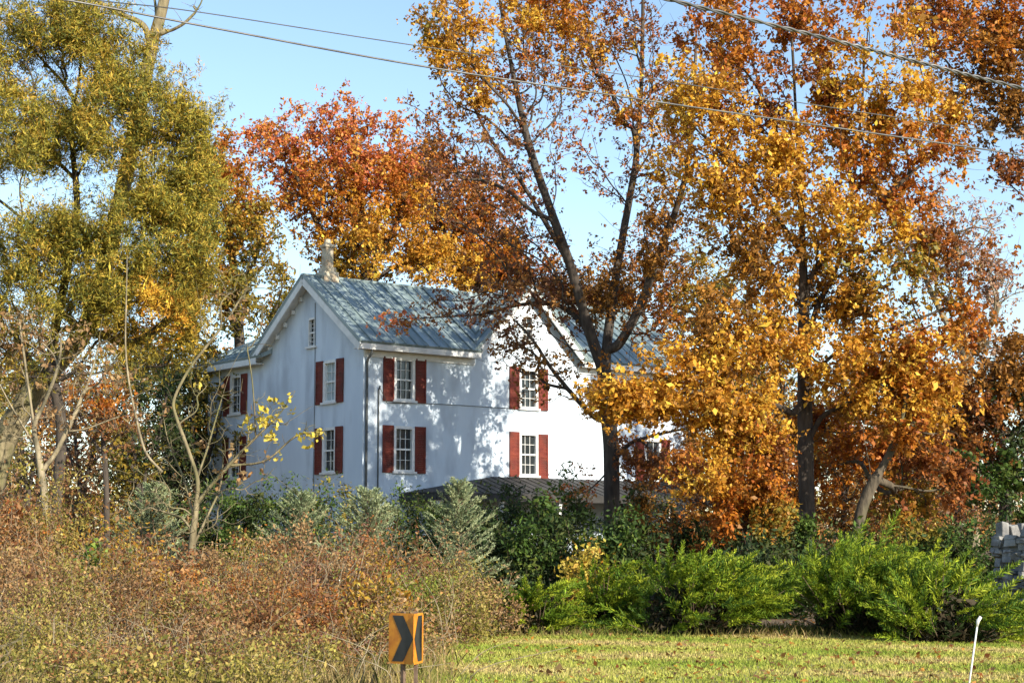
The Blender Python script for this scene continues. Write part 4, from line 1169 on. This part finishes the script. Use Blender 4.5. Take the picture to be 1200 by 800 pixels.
# the roadside thicket: one mass of brambles nobody could count
def thicket():
    g = np.random.default_rng(77)
    bV, bF, lV, lC, bo = [], [], [], [], 0
    def put(px, Y, rx, ry, h, n, lv, sz, pal, palw=None, **kw):
        nonlocal bo
        x = (px - 600) / F * Y
        bv, bf, V, C = bush_arrays((x, Y, float(gz(x, Y))), rx, ry, h, n, lv, sz, .5, pal, g, palw=palw, rtip=.004, **kw)
        bV.append(bv); bF.append(bf + bo); bo += len(bv); lV.append(V); lC.append(C)
    names = ('bramble', 'rust', 'tan', 'brambleolive', 'verdant', 'purple', 'goldgreen', 'red')
    for Y0, hh, y_n in ((34, 2.5, 8), (31.5, 2.15, 8), (28.8, 1.7, 8), (26, 1.35, 8), (23.4, 1.0, 8), (21, .72, 8), (19.2, .5, 8)):
        for j in range(y_n):
            px = -40 + (585 - (34 - Y0) * 5) * (j + .15 + .7 * g.random()) / y_n
            Y = Y0 + g.normal() * .8
            h = hh * g.uniform(.65, 1.25) * (1 + .25 * (px < 110)) * (1 - .35 * max(0, (px - 440) / 130)) * 1.06
            if 120 < px < 560 and Y0 > 30: h *= .85
            far_ = Y0 > 25
            w = np.array((.36, .08, .26, .15, .05, .07, .03, .0)) if far_ else np.array((.32, .06, .30, .22, .05, .04, .01, .0))
            if Y < 20.6 and 415 < px + 30 and px < 545: continue
            a, b = g.choice(8, 2, p=w / w.sum())
            dens = g.choice([.25, .7, 1.1, 1.5], p=[.2, .25, .3, .25])
            put(px, Y, g.uniform(.75, 1.25), .8, h, 190, int(3900 * dens), (.056 if far_ else .046) * g.uniform(.75, 1.35), (names[a], names[b]), (.75, .25), spread=.10, stems=10, rbase=.013,
                droop=g.uniform(-.3, .6))
    for px, Y, h, pal in ((505, 31, 1.75, ('bramble', 'tan')), (540, 30.5, 1.55, ('brambleolive', 'bramble')), (566, 30, 1.3, ('tan', 'brambleolive')), (470, 29, 1.7, ('bramble', 'goldgreen')),
                          (525, 28, 1.1, ('brambleolive', 'tan')), (440, 31, 1.9, ('rust', 'tan')), (20, 33, 3.0, ('bramble', 'tan')), (75, 34, 2.9, ('tan', 'rust')), (-30, 33, 3.1, ('brambleolive', 'bramble')), (135, 34, 2.4, ('bramble', 'purple'))):
        put(px, Y, .85, .7, h, 170, 3400, .055, pal, (.7, .3), spread=.10, stems=11, rbase=.013)
    o = mesh_np('bramble_thicket', np.vstack(lV), [np.arange(sum(map(len, lV))).reshape(-1, 4)], M['leaf'], cols=np.vstack(lC))
    tag(o, 'tangled brown and olive brambles filling the left foreground', 'brambles', kind='stuff')
    o2 = mesh_np('bramble_stems', np.vstack(bV), [np.vstack(bF)], M['twig_pale'], smooth=True)
    tag(o2, 'thin bare brown stems of the roadside thicket', 'brambles', kind='stuff')
    # dead canes sticking out
    VV, FF, off = [], [], 0
    for i in range(420):
        px = g.uniform(-40, 560); Y = g.uniform(18.5, 34)
        if px > 430 and g.random() < .65: continue
        x = (px - 600) / F * Y; z = float(gz(x, Y))
        h = (.5 + 1.7 * (Y - 18) / 16) * g.uniform(.7, 1.35)
        d = unit(np.array((g.normal() * .5, g.normal() * .4, 1.0)))
        p = np.array([(x, Y, z), np.array((x, Y, z)) + d * h * .5, np.array((x, Y, z)) + d * h + np.array((g.normal() * .3, g.normal() * .3, -.15 * h))])
        v, f, _ = tube_np(smooth_line(p, 4), np.linspace(.010, .003, 9) * g.uniform(.6, 1.2), 4)
        VV.append(v); FF.append(f + off); off += len(v)
    o3 = mesh_np('dry_canes', np.vstack(VV), [np.vstack(FF)], M['bark_pale'], smooth=True)
    tag(o3, 'pale dry canes standing up out of the thicket', 'canes', kind='stuff')


thicket()


def blades(name, label, n, xr, yr, h0, h1, w, pal, seed, mask=None, lean=.35, patch=None):
    g = np.random.default_rng(seed)
    x = g.uniform(*xr, n); y = yr[0] + (yr[1] - yr[0]) * g.random(n) ** .8
    k = np.ones(n, bool) if mask is None else mask(x, y, g)
    x, y = x[k], y[k]; n = len(x)
    b = np.column_stack([x, y, gz(x, y) - .005])
    h = g.uniform(h0, h1, n)
    d = unit(np.column_stack([g.normal(0, lean, n), g.normal(0, lean, n), np.ones(n)]))
    a = g.random(n) * 6.28
    s = np.column_stack([np.cos(a), np.sin(a), np.zeros(n)]) * w
    m = b + d * (h * .55)[:, None]
    tip = b + d * h[:, None] + np.column_stack([d[:, 0], d[:, 1], -.2 * np.ones(n)]) * (h * .35)[:, None]
    V = np.stack([b - s, b + s, m + s * .7, tip, m - s * .7], 1).reshape(-1, 3)
    i = np.arange(n)[:, None] * 5
    v = np.sin(x * 1.3 + 2 * np.sin(y * .9)) + np.sin(y * 2.3 + x * .4) * 1.2 + g.normal(size=n) * .55
    T = np.array(pal)
    idx = np.clip(((v + 3) / 6 * len(T)).astype(int), 0, len(T) - 1)
    C = np.repeat(T[idx] * g.lognormal(0, .2, n)[:, None], 5, 0)
    o = mesh_np(name, V, [i + np.array([[0, 1, 2, 3, 4]])], M['grass'], cols=C)
    tag(o, label, 'grass', kind='stuff')


def lawn_mask(x, y, g):
    return (x / y * F + 600 > 470 - (y - 20) * 1.0 + g.normal(size=len(x)) * 25) & (x / y * F < 700) & (y < 31.5 + .8 * np.sin(x * .9) + g.normal(size=len(x)) * .3)
blades('lawn_grass', 'short mown straw-green lawn grass in the right foreground', 190000, (-4, 12), (16, 33), .03, .075, .009,
       [(.22, .29, .04), (.31, .35, .06), (.40, .40, .085), (.48, .42, .13), (.52, .40, .17)], 81, lawn_mask)
def rough_mask(x, y, g):
    px = x / y * F + 600
    return (px < 505 + g.normal(size=len(x)) * 22) & (px > -80) & ~((px > 425) & (px < 525) & (y < 18.8))
blades('tall_dry_grass', 'tall tan and green grass along the front of the thicket', 30000, (-8, 0), (16.5, 27), .12, .42, .0055,
       [(.15, .16, .035), (.21, .20, .05), (.30, .24, .08), (.40, .30, .14), (.32, .20, .09)], 82, rough_mask, lean=.3)
blades('weedy_verge', 'ragged green weeds at the foot of the junipers', 9000, (-1, 11), (28.5, 33.5), .08, .25, .009,
       [(.08, .12, .02), (.14, .16, .03), (.2, .18, .05), (.3, .22, .1)], 83,
       lambda x, y, g: (x / y * F + 600 > 575) & (g.random(len(x)) < sstep(28.5, 31, y)))


def fallen():
    g = np.random.default_rng(91)
    n = 11000
    y = 17 + 43 * g.random(n); x = g.uniform(-.31, .31, n) * y
    keep = (y > 31) | (g.random(n) < .8)
    x, y = x[keep], y[keep]; n = len(x)
    pos = np.column_stack([x, y, gz(x, y) + .02 + .03 * g.random(n)])
    ax = unit(g.normal(size=(n, 3)) * (1, 1, .3)); nr = unit(g.normal(size=(n, 3)) * .4 + (0, 0, 1)); w = unit(np.cross(ax, nr))
    s = .09 * g.lognormal(0, .3, n)[:, None]
    V = leaf_quads(pos, ax * s * .5, w * s * .32)
    nd = np.arange(n)
    pi = g.choice([PALN.index(p) for p in ('tan', 'bronze', 'rust', 'bramble')], n)
    o = mesh_np('fallen_leaves', V, [np.arange(len(V)).reshape(-1, 4)], M['leaf'], cols=np.repeat(leaf_cols(pi, nd, g), 4, 0))
    tag(o, 'dry brown leaves fallen over the ground under the trees', 'fallen leaves', kind='stuff')


fallen()

# ------------------------------------------------------------------ roadside things
def chevron(label, px, Y, face, w=.40, h=.52, top_py=718, flip=1):
    x = (px - 600) / F * Y
    z0 = float(gz(x, Y))
    zt = P(px, top_py, Y)[2] - z0
    rz = math.atan2(face[1], face[0]) + math.pi / 2          # local -y is the face
    r = empty('chevron_sign', (x, Y, z0), label, 'road sign', 'back to back chevron road signs', rz=rz)
    p = MB()
    for a, b in ((-.022, -.016), (.016, .022)): p.box(a, b, .012, .045, -.3, zt + .02)
    p.box(-.016, .016, .012, .018, -.3, zt + .02)
    p.build('post', M['post'], r)
    b = MB(); rad = .03
    c = [(-w / 2 + rad, zt - h), (w / 2 - rad, zt - h), (w / 2, zt - h + rad), (w / 2, zt - rad), (w / 2 - rad, zt), (-w / 2 + rad, zt), (-w / 2, zt - rad), (-w / 2, zt - h + rad)]
    b.slab([(q[0], 0, q[1]) for q in c], (0, .004, 0))
    pl = b.build('panel', M['sign_yellow'], r)
    q = MB(); m = zt - h / 2; f = flip
    pts = [(-.13 * f, zt - h + .025), (.03 * f, zt - h + .025), (.175 * f, m), (.03 * f, zt - .025), (-.13 * f, zt - .025), (.01 * f, m)]
    if f < 0: pts = pts[::-1]
    q.add([(a, -.003, c_) for a, c_ in pts], [(0, 1, 2, 5), (5, 2, 3, 4)])
    q.build('chevron', M['sign_black'], pl)
    bb = MB()
    for dz in (.1, h - .1): bb.lathe(0, 0, [(.012, 0), (.012, .006)], 6)
    return r


chevron('amber sign with a broad black chevron facing the left of the view', 472, 18.0, (-.66, -.751), w=.37)
chevron('narrow sunlit edge-on sign turned away to the right', 492, 18.05, (.98, -.20), w=.40, flip=-1)

wb = P(1131, 818, 18.5); wt = P(1147, 722, 18.5)
st = empty('marker_stake', (wb[0], wb[1], float(gz(wb[0], wb[1]))), 'thin white leaning marker stake in the lawn', 'stake')
o_ = np.array(st.location)
q = MB(); q.tube([wb - o_ - (0, 0, .12), wt - o_ - (wt - wb) * .10], [.0105, .0095], 8); q.build('shaft', M['white_stake'], st, smooth=True)
q = MB(); q.tube([wt - o_ - (wt - wb) * .12, wt - o_ - (wt - wb) * .05, wt - o_ + (.02, 0, -.005), wt - o_ + (.03, 0, -.015)], [.012, .020, .018, .008], 8)
q.build('cap', M['white_stake'], st, smooth=True)


def pillar(px, Y, w, top):
    g = np.random.default_rng(95)
    x = (px - 600) / F * Y; z0 = float(gz(x, Y))
    r = empty('stone_pillar', (x, Y, z0), 'pale rough stone pillar with upright cap stones at the right edge', 'pillar', rz=R(24))
    core = MB(); core.box(-w / 2 + .07, w / 2 - .07, -w / 2 + .07, w / 2 - .07, -.2, top - .05); core.build('core', M['mortar'], r)
    def stone(mb, c, s, rot=0):
        vs = []
        for a in (-1, 1):
            for b in (-1, 1):
                for d in (-1, 1):
                    vs.append(np.array((a * s[0], b * s[1], d * s[2])) * .5 * g.uniform(.62, 1.08, 3))
        cs_, sn = math.cos(rot), math.sin(rot)
        vs = [np.array((v[0] * cs_ - v[2] * sn, v[1], v[0] * sn + v[2] * cs_)) + c for v in vs]
        mb.add(vs, [(0, 1, 3, 2), (4, 6, 7, 5), (0, 4, 5, 1), (2, 3, 7, 6), (0, 2, 6, 4), (1, 5, 7, 3)])
    mb = MB(); z = -.1
    while z < top - .12:
        h = g.uniform(.07, .19)
        for side in range(4):
            u = -w / 2
            while u < w / 2 - .05:
                l = min(g.uniform(.10, .36), w / 2 - u + .03)
                c = (u + l / 2, -w / 2 + .06, z + h / 2) if side == 0 else (u + l / 2, w / 2 - .06, z + h / 2) if side == 1 else (-w / 2 + .06, u + l / 2, z + h / 2) if side == 2 else (w / 2 - .06, u + l / 2, z + h / 2)
                s = (l, .2 + g.uniform(0, .1), h) if side < 2 else (.2 + g.uniform(0, .1), l, h)
                stone(mb, np.array(c) + g.normal(size=3) * .03, s, g.normal() * .16)
                u += l
        z += h * .97
    mb.build('masonry', M['stone'], r, bevel=.008)
    for i in range(4):
        for j in range(2):
            m2 = MB()
            stone(m2, np.array((-w / 2 + .12 + i * (w - .2) / 3, -w / 2 + .12 + j * (w - .24), top + .06 + g.uniform(-.03, .05))), (.20, .22, .32), g.normal() * .15)
            m2.build('cap_stone', M['stone'], r, bevel=.012)


pillar(1203, 33, .95, 1.85)


def wire(name, label, pts, rad, mat, twist=0, cat='cable'):
    p = smooth_line(np.array(pts), 16)
    o = empty(name, p[0], label, cat)
    if not twist:
        MB().tube(p - p[0], rad, 6).build('strand', M[mat], o, smooth=True)
    else:
        p = smooth_line(np.array(pts), 60)
        n = len(p); a = np.linspace(0, twist * 2 * math.pi, n)
        for k in range(2):
            q = p + np.column_stack([np.zeros(n), np.cos(a + k * math.pi), np.sin(a + k * math.pi)]) * rad * 1.0
            MB().tube(q - p[0], rad, 6).build('strand', M[mat], o, smooth=True)


wire('power_line', 'thin dark wire crossing the sky and both oaks, the lower of the long pair', [P(-120, -28, 20), P(75, 0, 21), P(250, 33, 22), P(490, 77, 23.5), P(760, 118, 25), P(960, 147, 26.2), P(1200, 182, 27.5), P(1400, 212, 28.5)], .0135, 'cable')
wire('power_line', 'thinnest wire, running just above the lower long wire', [P(-100, -30, 21.5), P(110, 0, 22.5), P(230, 14, 23.5), P(490, 54, 25), P(760, 92, 26.5), P(960, 124, 27.8), P(1200, 160, 29), P(1400, 190, 30)], .008, 'wire')
wire('power_line', 'thick twisted cable slanting across the upper right corner', [P(600, -48, 16), P(785, 0, 17), P(960, 43, 18), P(1080, 74, 18.7), P(1200, 104, 19.4), P(1400, 152, 20.5)], .0125, 'cable', twist=22)
